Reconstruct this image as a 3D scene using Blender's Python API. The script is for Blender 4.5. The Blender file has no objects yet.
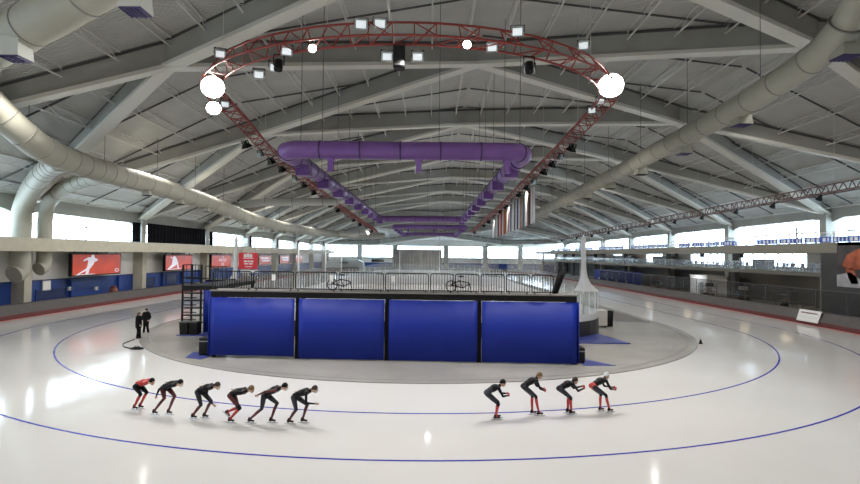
import bpy, bmesh, math, random
from mathutils import Vector, Matrix
random.seed(7)
PI = math.pi
V = Vector
scene = bpy.context.scene
COL = scene.collection

# ------------------------------------------------------------------ materials
def nt(m):
    m.use_nodes = True
    return m.node_tree.nodes, m.node_tree.links
def mat(name, col, rough=.6, metal=0., spec=.5, noise=0., nscale=3., bump=0., bscale=20., emit=None, estr=0., alpha=1., coat=0.):
    m = bpy.data.materials.new(name)
    N, L = nt(m)
    b = N['Principled BSDF']
    b.inputs['Base Color'].default_value = (*col, 1)
    b.inputs['Roughness'].default_value = rough
    b.inputs['Metallic'].default_value = metal
    b.inputs['Specular IOR Level'].default_value = spec
    b.inputs['Coat Weight'].default_value = coat
    if alpha < 1: b.inputs['Alpha'].default_value = alpha
    if emit:
        b.inputs['Emission Color'].default_value = (*emit, 1)
        b.inputs['Emission Strength'].default_value = estr
    if noise or bump:
        tc = N.new('ShaderNodeTexCoord')
        nz = N.new('ShaderNodeTexNoise'); nz.inputs['Scale'].default_value = nscale; nz.inputs['Detail'].default_value = 5
        L.new(tc.outputs['Object'], nz.inputs['Vector'])
        if noise:
            rp = N.new('ShaderNodeValToRGB')
            rp.color_ramp.elements[0].position = .3; rp.color_ramp.elements[1].position = .7
            rp.color_ramp.elements[0].color = (*[c*(1-noise) for c in col], 1)
            rp.color_ramp.elements[1].color = (*[min(1, c*(1+noise)) for c in col], 1)
            L.new(nz.outputs['Fac'], rp.inputs['Fac']); L.new(rp.outputs['Color'], b.inputs['Base Color'])
        if bump:
            n2 = N.new('ShaderNodeTexNoise'); n2.inputs['Scale'].default_value = bscale
            L.new(tc.outputs['Object'], n2.inputs['Vector'])
            bp = N.new('ShaderNodeBump'); bp.inputs['Strength'].default_value = bump; bp.inputs['Distance'].default_value = .02
            L.new(n2.outputs['Fac'], bp.inputs['Height']); L.new(bp.outputs['Normal'], b.inputs['Normal'])
    return m

M = {}
M['concrete_beam'] = mat('painted_precast', (.35, .345, .31), .8, noise=.08, nscale=.4)
M['deck'] = mat('steel_roof_deck', (.52, .515, .48), .7, noise=.06, nscale=.5)
def add_wave(m, axis, scale, strength, dist=.05):
    N, L = nt(m); b = N['Principled BSDF']
    tc = N.new('ShaderNodeTexCoord'); w = N.new('ShaderNodeTexWave'); w.wave_type = 'BANDS'; w.bands_direction = axis
    w.inputs['Scale'].default_value = scale
    L.new(tc.outputs['Object'], w.inputs['Vector'])
    bp = N.new('ShaderNodeBump'); bp.inputs['Strength'].default_value = strength; bp.inputs['Distance'].default_value = dist
    L.new(w.outputs['Fac'], bp.inputs['Height']); L.new(bp.outputs['Normal'], b.inputs['Normal'])
add_wave(M['deck'], 'Y', 1.6, .8, .08)
M['joist'] = mat('joist_paint', (.62, .61, .57), .6)
M['rod'] = mat('dark_steel', (.10, .10, .10), .5, .3)
M['flange'] = mat('lit_precast_flange', (.66, .64, .57), .8)  # precast made paler: light from the ice put into the colour
M['duct'] = mat('beige_duct_paint', (.36, .35, .285), .6, noise=.05, nscale=.7)
M['duct_white'] = mat('pale_duct_paint', (.52, .53, .49), .55)
M['band'] = mat('duct_seam', (.24, .235, .21), .5)
M['purple'] = mat('purple_duct_paint', (.17, .075, .28), .38, noise=.12, nscale=1.)
M['purple_dark'] = mat('purple_band', (.045, .015, .09), .4)
M['slot'] = mat('diffuser_slot', (.03, .02, .10), .5)
M['red_steel'] = mat('red_truss_paint', (.28, .035, .025), .45)
M['dark_truss'] = mat('brown_truss_steel', (.10, .055, .05), .5)
M['black'] = mat('black_metal', (.008, .008, .009), .5, spec=.2)
M['blackp'] = mat('black_plastic', (.013, .013, .014), .6, spec=.2)
M['grey_metal'] = mat('grey_housing', (.32, .34, .34), .4, .5)
M['lens'] = mat('lamp_lens', (.75, .8, .82), .15, emit=(.85, .95, 1), estr=.55)  # faint glow put in for white reflected in the unlit lenses
M['lens_on'] = mat('lamp_lens_lit', (1, 1, 1), .2, emit=(1, .97, .88), estr=60)
M['white_paint'] = mat('white_paint', (.78, .78, .76), .55)
M['panel'] = mat('white_wall_panel', (.80, .775, .72), .7, noise=.04, nscale=.5)
M['blue_wall'] = mat('blue_wall_paint', (.012, .045, .22), .5, noise=.2, nscale=.35)
M['blue_dark'] = mat('dark_blue_paint', (.008, .018, .09), .5)
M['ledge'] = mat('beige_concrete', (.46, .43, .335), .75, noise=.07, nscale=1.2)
M['fascia_shaded'] = mat('shaded_beige_fascia', (.22, .205, .165), .75)  # ledge beige darkened, the unlit concourse front is put into the colour
M['column'] = mat('column_concrete', (.46, .43, .34), .75, noise=.07, nscale=1.2)
M['frame'] = mat('window_frame', (.55, .58, .62), .5)
M['pad'] = mat('grey_crash_pad', (.075, .068, .066), .6, noise=.15, nscale=2)
M['maroon'] = mat('maroon_crash_pad', (.13, .035, .035), .6)
M['red_line'] = mat('red_kick_strip', (.62, .07, .03), .4)
M['blue_line'] = mat('blue_lane_line', (.03, .04, .42), .25)
M['faint_line'] = mat('pale_grey_seam', (.55, .55, .58), .25)
M['concrete'] = mat('infield_concrete', (.40, .385, .355), .24, noise=.16, nscale=.22, bump=.1)
M['rubber'] = mat('dark_rubber_floor', (.13, .125, .125), .55, noise=.15, nscale=.4)
M['curb'] = mat('dark_curb', (.20, .20, .20), .5)
M['mat_blue'] = mat('blue_floor_mat', (.045, .06, .26), .35, noise=.1, nscale=1)
M['curtain'] = mat('blue_vinyl_curtain', (.005, .022, .27), .5, spec=.3, noise=.08, nscale=.6)
M['curtain_b'] = mat('black_drape', (.006, .006, .008), .85, spec=.1)
M['deckboard'] = mat('stand_deck', (.2, .19, .18), .7)
M['screen_red'] = mat('red_screen_picture', (.50, .05, .02), .3, noise=.22, nscale=.6, emit=(.5, .05, .02), estr=.25)
M['screen_white'] = mat('white_screen_picture', (.75, .72, .78), .3, emit=(.8, .75, .8), estr=.25)
M['sign_red'] = mat('red_sign_face', (.75, .045, .06), .4)
M['grey_curtain'] = mat('grey_end_curtain', (.14, .13, .11), .85, noise=.1, nscale=1)
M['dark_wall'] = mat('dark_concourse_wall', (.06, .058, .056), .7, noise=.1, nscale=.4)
M['mid_wall'] = mat('beige_concourse_wall', (.46, .42, .36), .7)
M['wood'] = mat('brown_wood', (.16, .085, .04), .5)
M['skin'] = mat('skin', (.52, .33, .24), .5)
M['suit_black'] = mat('black_race_suit', (.006, .006, .008), .45, spec=.22, bump=.1, bscale=60)
M['suit_grey'] = mat('grey_race_suit', (.035, .038, .048), .45, spec=.25)
M['suit_red'] = mat('red_race_suit', (.50, .035, .03), .4)
M['suit_dred'] = mat('dark_red_race_suit', (.10, .012, .015), .4)
M['boot'] = mat('black_boot_leather', (.006, .006, .007), .4, spec=.25)
M['blade'] = mat('skate_blade_steel', (.5, .52, .55), .25, .9)
M['hair'] = mat('brown_hair', (.05, .03, .02), .7)
M['hair2'] = mat('fair_hair', (.22, .13, .06), .7)
M['eye'] = mat('dark_eye', (.01, .01, .01), .2)
M['jacket'] = mat('black_jacket', (.006, .006, .008), .8, spec=.15)
M['mask'] = mat('white_cloth', (.7, .7, .72), .7)
M['stand_brown'] = mat('brown_plastic', (.22, .08, .04), .5)
M['lamp_warm'] = mat('warm_wall_lamp', (1, .9, .7), .4, emit=(1, .78, .48), estr=9)
M['board'] = mat('black_rink_board', (.03, .03, .035), .4)
M['board_w'] = mat('white_rink_board', (.72, .73, .75), .4)
M['cart'] = mat('white_cart_panel', (.62, .60, .56), .5)

def ice_mat():
    m = bpy.data.materials.new('skating_ice'); N, L = nt(m); b = N['Principled BSDF']
    tc = N.new('ShaderNodeTexCoord')
    nz = N.new('ShaderNodeTexNoise'); nz.inputs['Scale'].default_value = .12; nz.inputs['Detail'].default_value = 6
    L.new(tc.outputs['Object'], nz.inputs['Vector'])
    rp = N.new('ShaderNodeValToRGB'); rp.color_ramp.elements[0].position = .3; rp.color_ramp.elements[1].position = .75
    rp.color_ramp.elements[0].color = (.70, .69, .675, 1); rp.color_ramp.elements[1].color = (.79, .78, .765, 1)
    L.new(nz.outputs['Fac'], rp.inputs['Fac']); L.new(rp.outputs['Color'], b.inputs['Base Color'])
    n2 = N.new('ShaderNodeTexNoise'); n2.inputs['Scale'].default_value = .5; n2.inputs['Detail'].default_value = 8
    L.new(tc.outputs['Object'], n2.inputs['Vector'])
    r2 = N.new('ShaderNodeMapRange'); r2.inputs[1].default_value = .3; r2.inputs[2].default_value = .7
    r2.inputs[3].default_value = .06; r2.inputs[4].default_value = .14
    L.new(n2.outputs['Fac'], r2.inputs[0]); L.new(r2.outputs[0], b.inputs['Roughness'])
    b.inputs['IOR'].default_value = 1.31
    n3 = N.new('ShaderNodeTexNoise'); n3.inputs['Scale'].default_value = 2.5; n3.inputs['Detail'].default_value = 3
    L.new(tc.outputs['Object'], n3.inputs['Vector'])
    bp = N.new('ShaderNodeBump'); bp.inputs['Strength'].default_value = .05; bp.inputs['Distance'].default_value = .02
    L.new(n3.outputs['Fac'], bp.inputs['Height']); L.new(bp.outputs['Normal'], b.inputs['Normal'])
    return m
M['ice'] = ice_mat()
def glass_mat(name, col, t, rough=.08):
    m = bpy.data.materials.new(name); N, L = nt(m); N.remove(N['Principled BSDF'])
    out = N['Material Output']
    tr = N.new('ShaderNodeBsdfTransparent'); gl = N.new('ShaderNodeBsdfPrincipled')
    gl.inputs['Base Color'].default_value = (*col, 1); gl.inputs['Roughness'].default_value = rough
    mx = N.new('ShaderNodeMixShader'); mx.inputs[0].default_value = 1-t
    L.new(tr.outputs[0], mx.inputs[1]); L.new(gl.outputs[0], mx.inputs[2]); L.new(mx.outputs[0], out.inputs['Surface'])
    return m
M['glass'] = glass_mat('window_glass', (.8, .85, .9), .93)
M['rink_glass'] = glass_mat('rink_plexiglass', (.62, .72, .70), .86)
M['net'] = glass_mat('white_safety_net', (.75, .76, .76), .86, .8)
M['net_dense'] = glass_mat('gathered_white_net', (.72, .73, .73), .18, .8)
M['rail_glass'] = glass_mat('balcony_glass', (.5, .6, .65), .8)
M['fence_glass'] = glass_mat('dark_fence_glass', (.04, .045, .05), .72)

# ------------------------------------------------------------------ mesh builder
class MB:
    def __init__(s): s.v = []; s.f = []; s.m = []; s.s = []; s.st = []
    def add(s, vs, fs, mi=0, smooth=False):
        n = len(s.v); s.st.append(n); s.v += [tuple(v) for v in vs]
        for f in fs: s.f.append([i+n for i in f]); s.m.append(mi); s.s.append(smooth)
        return s
    def box(s, x0, x1, y0, y1, z0, z1, mi=0):
        vs = [(x, y, z) for x in (x0, x1) for y in (y0, y1) for z in (z0, z1)]
        return s.add(vs, [(0,1,3,2), (4,6,7,5), (0,4,5,1), (2,3,7,6), (0,2,6,4), (1,5,7,3)], mi)
    def hexa(s, b, t, mi=0):
        n = len(b)
        fs = [list(range(n))[::-1], list(range(n, 2*n))] + [(i, (i+1) % n, n+(i+1) % n, n+i) for i in range(n)]
        return s.add(list(b)+list(t), fs, mi)
    def bar(s, p, q, w, h=None, mi=0, up=V((0, 0, 1))):
        p, q = V(p), V(q); h = h or w; d = (q-p).normalized()
        if abs(d.dot(up)) > .98: up = V((1, 0, 0))
        a = d.cross(up).normalized(); b = a.cross(d).normalized()
        c = [(-a*w/2-b*h/2), (a*w/2-b*h/2), (a*w/2+b*h/2), (-a*w/2+b*h/2)]
        return s.hexa([p+k for k in c], [q+k for k in c], mi)
    def beam(s, pts, w, h, mi=0):     # vertical-sided beam along a polyline, soffit at the points' z
        pts = [V(p) for p in pts]; n = len(pts); vs = []
        for i, p in enumerate(pts):
            d0 = (pts[i]-pts[i-1]) if i else (pts[1]-pts[0]); d1 = (pts[i+1]-pts[i]) if i < n-1 else (pts[i]-pts[i-1])
            d = V((d0.x, d0.y, 0)).normalized()+V((d1.x, d1.y, 0)).normalized(); d.normalize()
            a = V((d.y, -d.x, 0))
            for q in (-a*w/2, a*w/2, a*w/2+V((0,0,h)), -a*w/2+V((0,0,h))): vs.append(p+q)
        fs = [(3,2,1,0), tuple(4*(n-1)+k for k in range(4))]
        for i in range(n-1):
            for k in range(4): fs.append((4*i+k, 4*i+(k+1) % 4, 4*i+4+(k+1) % 4, 4*i+4+k))
        return s.add(vs, fs, mi)
    def tube(s, pts, r, n=16, mi=0, cap=True, smooth=True):
        pts = [V(p) for p in pts]; R = r if isinstance(r, (list, tuple)) else [r]*len(pts)
        vs = []; a = None
        for i, p in enumerate(pts):
            d = ((pts[i]-pts[i-1]).normalized() if i else V((0,0,0))) + ((pts[i+1]-pts[i]).normalized() if i < len(pts)-1 else V((0,0,0)))
            d.normalize()
            if a is None:
                u = V((0,0,1)) if abs(d.z) < .9 else V((1,0,0)); a = d.cross(u).normalized()
            else: a = (a-d*a.dot(d)).normalized()
            b = d.cross(a)
            for k in range(n):
                t = 2*PI*k/n; vs.append(p+(a*math.cos(t)+b*math.sin(t))*R[i])
        fs = [(n*i+k, n*i+(k+1) % n, n*i+n+(k+1) % n, n*i+n+k) for i in range(len(pts)-1) for k in range(n)]
        s.add(vs, fs, mi, smooth)
        if cap:
            m = len(s.v)-len(vs)
            s.f.append([m+k for k in range(n)][::-1]); s.m.append(mi); s.s.append(False)
            s.f.append([m+n*(len(pts)-1)+k for k in range(n)]); s.m.append(mi); s.s.append(False)
        return s
    def ell(s, c, r, mi=0, nu=12, nv=8, M3=None):
        c = V(c); vs = []; r = r if isinstance(r, (tuple, list)) else (r, r, r)
        for j in range(1, nv):
            for i in range(nu):
                p = PI*j/nv; t = 2*PI*i/nu
                q = V((r[0]*math.sin(p)*math.cos(t), r[1]*math.sin(p)*math.sin(t), r[2]*math.cos(p)))
                vs.append(c+(M3 @ q if M3 else q))
        q0 = V((0,0,r[2])); q1 = -q0
        vs += [c+(M3 @ q0 if M3 else q0), c+(M3 @ q1 if M3 else q1)]
        a, b = len(vs)-2, len(vs)-1; fs = []
        for j in range(nv-2):
            for i in range(nu): fs.append((j*nu+i, (j+1)*nu+i, (j+1)*nu+(i+1) % nu, j*nu+(i+1) % nu))
        for i in range(nu): fs.append((a, i, (i+1) % nu)); fs.append((b, (nv-2)*nu+(i+1) % nu, (nv-2)*nu+i))
        return s.add(vs, fs, mi, True)
    def cone(s, p, q, ra, rb, mi=0, n=12):   # tapered limb with round ends
        s.tube([p, q], [ra, rb], n, mi); s.ell(p, ra, mi, n, 8); s.ell(q, rb, mi, n, 8); return s
    def ring(s, cx, cy, y1, r0, r1, z0, z1, mi=0, n=96, t0=None):   # stadium ring round the oval: near bend at cy, far bend at y1
        P0, P1 = stadium(cx, cy, y1, r0, n), stadium(cx, cy, y1, r1, n); m = len(P0)
        PT = stadium(cx, cy, y1, t0, n) if t0 else P0; vs = [(x, y, z) for z, PP in ((z0, (P0, P1)), (z1, (PT, P1))) for P in PP for x, y in P]
        fs = []
        for i in range(m):
            j = (i+1) % m
            fs += [(i, m+i, m+j, j), (2*m+i, 2*m+j, 3*m+j, 3*m+i), (i, j, 2*m+j, 2*m+i), (m+i, 3*m+i, 3*m+j, m+j)]
        return s.add(vs, fs, mi)
    def each(s, name, mats, parent):     # one part per shape added
        st = s.st+[len(s.v)]
        for i in range(len(st)-1):
            lo, hi = st[i], st[i+1]; c = MB(); c.v = s.v[lo:hi]
            for f, m_, sm in zip(s.f, s.m, s.s):
                if lo <= f[0] < hi: c.f.append([k-lo for k in f]); c.m.append(m_); c.s.append(sm)
            c.build(name, mats, parent)
    def build(s, name, mats, parent=None, origin=None, bevel=0., world=True):
        if not isinstance(mats, (list, tuple)): mats = [mats]
        me = bpy.data.meshes.new(name)
        o = bpy.data.objects.new(name, me); COL.objects.link(o)
        off = V((0, 0, 0))
        if parent is not None and world:
            p = parent; 
            while p is not None: off += p.location; p = p.parent
        if origin is not None: off = V(origin) if parent is None else off
        me.from_pydata([tuple(V(v)-off) for v in s.v], [], s.f)
        for m in mats: me.materials.append(M[m] if isinstance(m, str) else m)
        me.polygons.foreach_set('material_index', s.m); me.polygons.foreach_set('use_smooth', s.s)
        me.update()
        bm = bmesh.new(); bm.from_mesh(me); bmesh.ops.recalc_face_normals(bm, faces=bm.faces); bm.to_mesh(me); bm.free()
        if parent is not None: o.parent = parent
        elif origin is not None: o.location = off
        if bevel:
            bv = o.modifiers.new('bevel', 'BEVEL'); bv.width = bevel; bv.segments = 2
        return o

def stadium(cx, cy, y1, r, n=96):
    P = []; ky = 1.2 if r > 33.5 else 1.
    for i in range(n+1):
        t = PI+PI*i/n; P.append((cx+r*math.cos(t), cy+ky*r*math.sin(t)))
    for i in range(n+1):
        t = PI*i/n; P.append((cx+r*math.cos(t), y1+r*math.sin(t)))
    return P
def tag(o, label, cat, group=None, kind=None):
    if label: o['label'] = label
    if cat: o['category'] = cat
    if group: o['group'] = group
    if kind: o['kind'] = kind
    return o
def thing(name, label, cat, loc, group=None, rz=0.):
    o = bpy.data.objects.new(name, None); COL.objects.link(o); o.location = loc; o.rotation_euler = (0, 0, rz)
    o.empty_display_size = .3
    return tag(o, label, cat, group)
def setting(name, loc=(0, 0, 0)):
    o = bpy.data.objects.new(name, None); COL.objects.link(o); o.location = loc; o['kind'] = 'structure'; return o
def struct(o): o['kind'] = 'structure'; return o
def dup(o, loc=None, rz=None, label=None, parent=None):
    c = o.copy(); COL.objects.link(c)
    if parent is not None: c.parent = parent
    else:
        if loc is not None: c.location = loc
        if rz is not None: c.rotation_euler = (0, 0, rz)
        if label: c['label'] = label
    for ch in list(o.children): dup(ch, parent=c)
    return c

# ------------------------------------------------------------------ camera (measured from the photograph)
F, PITCH, ROLL, H = 520.5, .0242, .0109, 5.81
cam = bpy.data.cameras.new('camera'); co = bpy.data.objects.new('camera', cam); COL.objects.link(co)
cam.sensor_width = 36; cam.lens = 36*F/860; cam.clip_end = 800; cam.clip_start = .1
fw = V((0, math.cos(PITCH), math.sin(PITCH))); rt = V((1, 0, 0)); up = rt.cross(fw)
r2 = rt*math.cos(ROLL)+up*math.sin(ROLL); u2 = -rt*math.sin(ROLL)+up*math.cos(ROLL)
co.matrix_world = Matrix(((r2.x, u2.x, -fw.x, 0), (r2.y, u2.y, -fw.y, 0), (r2.z, u2.z, -fw.z, H), (0, 0, 0, 1)))
scene.camera = co

# ------------------------------------------------------------------ the oval
TX, TY, TY1 = -.69, 44.5, 155.5
YN, YF = -12., 193.
XL, XR = -38.2, 46.6
b = MB(); b.box(XL, XR+2, YN, YF, -.3, 0); ice = struct(b.build('floor', 'ice'))
b = MB(); b.ring(TX, TY, TY1, 25.31, 25.40, .002, .006); b.build('blue_line', 'blue_line', ice)['label'] = 'thin blue lane line of the inner lane'
b = MB(); b.ring(TX, TY, TY1, 29.66, 29.75, .002, .006); b.build('blue_line', 'blue_line', ice)['label'] = 'wider blue lane line of the outer lane'
b = MB(); b.ring(TX, TY, TY1, 33.95, 34.2, .002, .006); b.build('red_strip', 'red_line', ice)['label'] = 'red strip along the foot of the pads'
def slab(name, r, z0, z1, ylo, yhi, m):
    P = [(x, y) for x, y in stadium(TX, TY, TY1, r, 80)]
    Q = []
    n = len(P)
    for i in range(n):
        (xa, ya), (xb, yb) = P[i], P[(i+1) % n]
        ina, inb = ylo <= ya <= yhi, ylo <= yb <= yhi
        if ina: Q.append((xa, ya))
        if ina != inb:
            yc = ylo if (ya < ylo or yb < ylo) else yhi
            if abs(yb-ya) > 1e-6: t = (yc-ya)/(yb-ya); Q.append((xa+(xb-xa)*t, yc))
    bb = MB(); bb.hexa([(x, y, z0) for x, y in Q], [(x, y, z1) for x, y in Q]); return bb
struct(slab('a', 20.3, .0, .03, -100, 46.2, 0).build('floor', 'concrete'))
struct(slab('a', 20.3, .0, .03, 46.2, 300, 0).build('floor', 'rubber'))
b = MB(); b.ring(TX, TY, TY1, 20.3, 20.4, .0, .035); struct(b.build('trim_1', 'curb'))
b = MB(); b.ring(TX, TY, TY1, 20.4, 20.95, .0, .03); struct(b.build('trim_2', 'concrete'))
b = MB(); b.ring(TX, TY, TY1, 20.95, 20.98, .0, .02); struct(b.build('trim_3', 'curb'))

pads = thing('crash_pad_barrier', 'grey crash pad barrier with maroon foot running round the outside of the ice', 'barrier', (TX, TY-34.3, 0))
b = MB(); b.ring(TX, TY, TY1, 34.22, 35.6, .38, 1.12, t0=34.85); b.build('pad_cover', 'pad', pads)
b = MB(); b.ring(TX, TY, TY1, 34.2, 35.6, .0, .38); b.build('pad_foot', 'maroon', pads)

# ------------------------------------------------------------------ roof: lattice of precast ribs
CX_ = {'L': -37.5, 'l': -18.4, 'C': 4., 'r': 26., 'R': 46.}
CY_ = {'L': 48., 'l': 36., 'C': 45., 'r': 35., 'R': 40.5}
CZ_ = {'L': (9.9, .006), 'l': (18.4, .012), 'C': (22.3, .02), 'r': (19.9, .014), 'R': (10.8, .006)}
BAY = 19.5
def zc(c, y): a, s_ = CZ_[c]; return min(a-s_*(y-45), 9.0+(193-y)*.27)
def node(c, k): y = CY_[c]+BAY*k; return V((CX_[c], y, zc(c, y)))
ORD = 'LlCrR'
def zsoff(x, y):
    for a, c in zip(ORD, ORD[1:]):
        if x <= CX_[c] or c == 'R':
            t = (x-CX_[a])/(CX_[c]-CX_[a]); return zc(a, y)*(1-t)+zc(c, y)*t
BH = 2.15
def zdk(x, y):
    o = 1.05 if x <= -37.5 or x >= 46 else (1.05+.98*(x+37.5)/19.1 if x < -18.4 else (1.05+.98*(46-x)/20 if x > 26 else 2.03))
    return zsoff(x, y)+o
roof = setting('ceiling', (4, 45, 22))
xs = [XL-.6, -37.5, -28, -18.4, -7, 4, 15, 26, 36, 46, XR+.6]
ys = [YN+i*(150-YN)/8 for i in range(9)]+[158, 166, 174, 182, 188, 193]
b = MB(); nx, ny = len(xs), len(ys)
vs = [(x, y, zdk(x, y)+dz) for dz in (0, .25) for y in ys for x in xs]
fs = []
for j in range(ny-1):
    for i in range(nx-1):
        a = j*nx+i; fs.append((a, a+1, a+nx+1, a+nx)); a += nx*ny; fs.append((a, a+nx, a+nx+1, a+1))
for i in range(nx-1): fs.append((i, nx*ny+i, nx*ny+i+1, i+1)); a = (ny-1)*nx+i; fs.append((a, a+1, nx*ny+a+1, nx*ny+a))
for j in range(ny-1): a = j*nx; fs.append((a, a+nx, nx*ny+a+nx, nx*ny+a)); a += nx-1; fs.append((a, nx*ny+a, nx*ny+a+nx, a+nx))
b.add(vs, fs); b.build('roof_deck', 'deck', roof)
def clip_arc(pts):
    out = []
    for p, q in zip(pts, pts[1:]):
        ins = [YN-1 <= p.y <= YF+1, YN-1 <= q.y <= YF+1]
        if not any(ins): continue
        if ins[0]:
            if not out: out.append(p)
        else:
            y = YN-1 if p.y < YN-1 else YF+1; out.append(p.lerp(q, (y-p.y)/(q.y-p.y)))
        if ins[1]: out.append(q)
        else:
            y = YN-1 if q.y < YN-1 else YF+1; out.append(p.lerp(q, (y-p.y)/(q.y-p.y)))
    return out
for k in range(-7, 11):
    for offs in ((0, 1, 1, 2, 2), (0, 0, -1, -1, -2)):
        pts = clip_arc([node(c, k+o_) for c, o_ in zip(ORD, offs)])
        if len(pts) > 1 and (pts[-1]-pts[0]).length > 8:
            bb = MB(); bb.beam([q+V((0,0,.28)) for q in pts], .62, BH-.5); rb = bb.build('rib', 'concrete_beam', roof); bb = MB(); bb.beam(pts, 1.0, .28); bb.build('flange', 'flange', rb)  # darker web, paler flange: light from below is in their colours
            bb = MB(); bb.beam([V((q.x, q.y, zdk(q.x, q.y)-.24)) for q in pts], .66, .22); bb.build('gap_strip', 'rod', rb)  # dark strip stands in for the shaded gap between rib and deck
for i in range(28):
    x = -36+3.0*i
    if x > 45: break
    b = MB(); n = 110; z = lambda y: zdk(x, y)-.06
    for ya, yb in zip(ys, ys[1:]): b.bar((x, ya, z(ya)), (x, yb, z(yb)), .12, .1); b.bar((x, ya, z(ya)-.65), (x, yb, z(yb)-.65), .12, .08)
    yy = YN; up_ = True
    while yy < YF-1.6:
        b.bar((x, yy, z(yy)-(0 if up_ else .65)), (x, yy+1.5, z(yy+1.5)-(.65 if up_ else 0)), .045); up_ = not up_; yy += 1.5
    b.build('joist', 'joist', roof)
# dark bridging between the joists
for j in range(31):
    y = -9+j*6.5; b = MB()
    for xa, xb in ((-37, -18.6), (-18.2, 3.8), (4.2, 25.8), (26.2, 45.5)):
        b.bar((xa, y, zdk(xa, y)-.24), (xb, y, zdk(xb, y)-.24), .09, .12)
    b.build('bridging', 'rod', roof)

# edge beams, columns, walls
def wall_side(name, X, sgn, c, sill, low):
    w = setting(name, (X, 90, 0))
    return w
wl = setting('wall_left', (XL, 90, 0))
b = MB(); b.box(XL-.3, XL, YN, YF, 2.85, 6.3); b.build('white_panel', 'panel', wl)
b = MB(); b.box(XL-.3, XL+.05, YN, YF, 0, 2.85); b.build('blue_base', 'blue_wall', wl)
b = MB(); b.box(XL-.3, XL+3.0, YN, YF, 5.72, 6.9); b.build('ledge', 'ledge', wl)
b = MB(); b.box(XL-.3, XL+.08, YN, YF, 2.8, 2.92); b.build('dado_strip', 'blue_dark', wl)
for k in range(-3, 8):
    y = CY_['L']+BAY*k
    zt = zc('L', y)
    b = MB(); b.box(XL-.3, XL+1.25, y-.45, y+.45, 0, 5.75); b.build('column', 'column', wl)
    b = MB(); b.box(XL-.3, XL+1.1, y-.5, y+.5, 6.98, zt+.6); b.build('upper_column', 'concrete_beam', wl)
    if k < 7:
        za, zb = zt-.35, zc('L', y+BAY)-.35
        b = MB()
        ya, yb = y, y+BAY
        P = [(ya, za-.6), (ya+2.2, za), (yb-2.2, zb), (yb, zb-.6), (yb, zb+1.5), (ya, za+1.5)]
        b.hexa([(XL-.3, a, z) for a, z in P], [(XL+.5, a, z) for a, z in P]); b.build('edge_beam', 'concrete_beam', wl)
wnum = [0]
def window(x0, x1, y0, y1, z0, z1, ax, nv=6, nh=1):
    wnum[0] += 1
    cx, cy = (x0+x1)/2, (y0+y1)/2
    w = setting('window_%d' % wnum[0], (cx, cy, z0))
    b = MB(); t = .12
    if ax == 'Y':
        for z in [z0+(z1-z0)*i/(nh+1) for i in range(nh+2)]: b.box(cx-t, cx+t, y0, y1, z-.06, z+.06)
        for i in range(nv+1): y = y0+(y1-y0)*i/nv; b.box(cx-t*.8, cx+t*.8, y-.05, y+.05, z0, z1)
    else:
        for z in [z0+(z1-z0)*i/(nh+1) for i in range(nh+2)]: b.box(x0, x1, cy-t, cy+t, z-.06, z+.06)
        for i in range(nv+1): x = x0+(x1-x0)*i/nv; b.box(x-.05, x+.05, cy-t*.8, cy+t*.8, z0, z1)
    b.build('window_frame', 'frame', w)
    b = MB()
    if ax == 'Y': b.box(cx-.01, cx+.01, y0, y1, z0, z1)
    else: b.box(x0, x1, cy-.01, cy+.01, z0, z1)
    b.build('pane', 'glass', w)
for k in range(-3, 7):
    y = CY_['L']+BAY*k
    window(XL, XL, y+.5, y+BAY-.5, 6.98, zc('L', y)-.1, 'Y')
# black blind over one bay and its folded neighbour
def drape(name, label, cat, p, q, z0, z1, m, folds=14, amp=.12, thick=.03, group=None):
    p, q = V(p), V(q); d = (q-p); L_ = d.length; d.normalize(); nrm = V((d.y, -d.x, 0))
    n = folds*6; b = MB(); vs = []
    for sgn in (1, -1):
        for z in (z0, z1):
            for i in range(n+1):
                a = amp*math.sin(2*PI*folds*i/n)+amp*.4*math.sin(2*PI*folds*.37*i/n+1)
                vs.append(p+d*L_*i/n+nrm*(a*(1.15 if z == z0 else .8)+sgn*thick/2)+V((0,0,z)))
    m_ = n+1; fs = []
    for i in range(n):
        fs += [(i, i+1, m_+i+1, m_+i), (2*m_+i, 3*m_+i, 3*m_+i+1, 2*m_+i+1), (i, 2*m_+i, 2*m_+i+1, i+1), (m_+i, m_+i+1, 3*m_+i+1, 3*m_+i)]
    fs += [(0, m_, 3*m_, 2*m_), (n, 2*m_+n, 3*m_+n, m_+n)]
    b.add(vs, fs, 0, True)
    return tag(b.build(name, m, origin=(p.x, p.y, z0) if True else None), label, cat, group)
drape('window_blind', 'wide black blind drawn across a left wall window bay', 'blind', (-37.3, 68.6, 0), (-37.3, 86.4, 0), 7.0, 9.55, 'curtain_b', 20, .06)
drape('window_curtain', 'narrow black curtain bunched beside the left wall window next to the black blind', 'curtain', (-37.2, 65, 0), (-37.2, 66.8, 0), 7.0, 9.5, 'curtain_b', 5, .1)
for k in (2, 3, 4, 5):
    y = CY_['L']+BAY*k
    drape('window_curtain', 'dark curtain bunched at a far left window edge', 'curtain', (-37.2, y+.7, 0), (-37.2, y+2.2, 0), 7.0, 9.3, 'curtain_b', 4, .1, group='bunched curtains at the far left windows')

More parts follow.
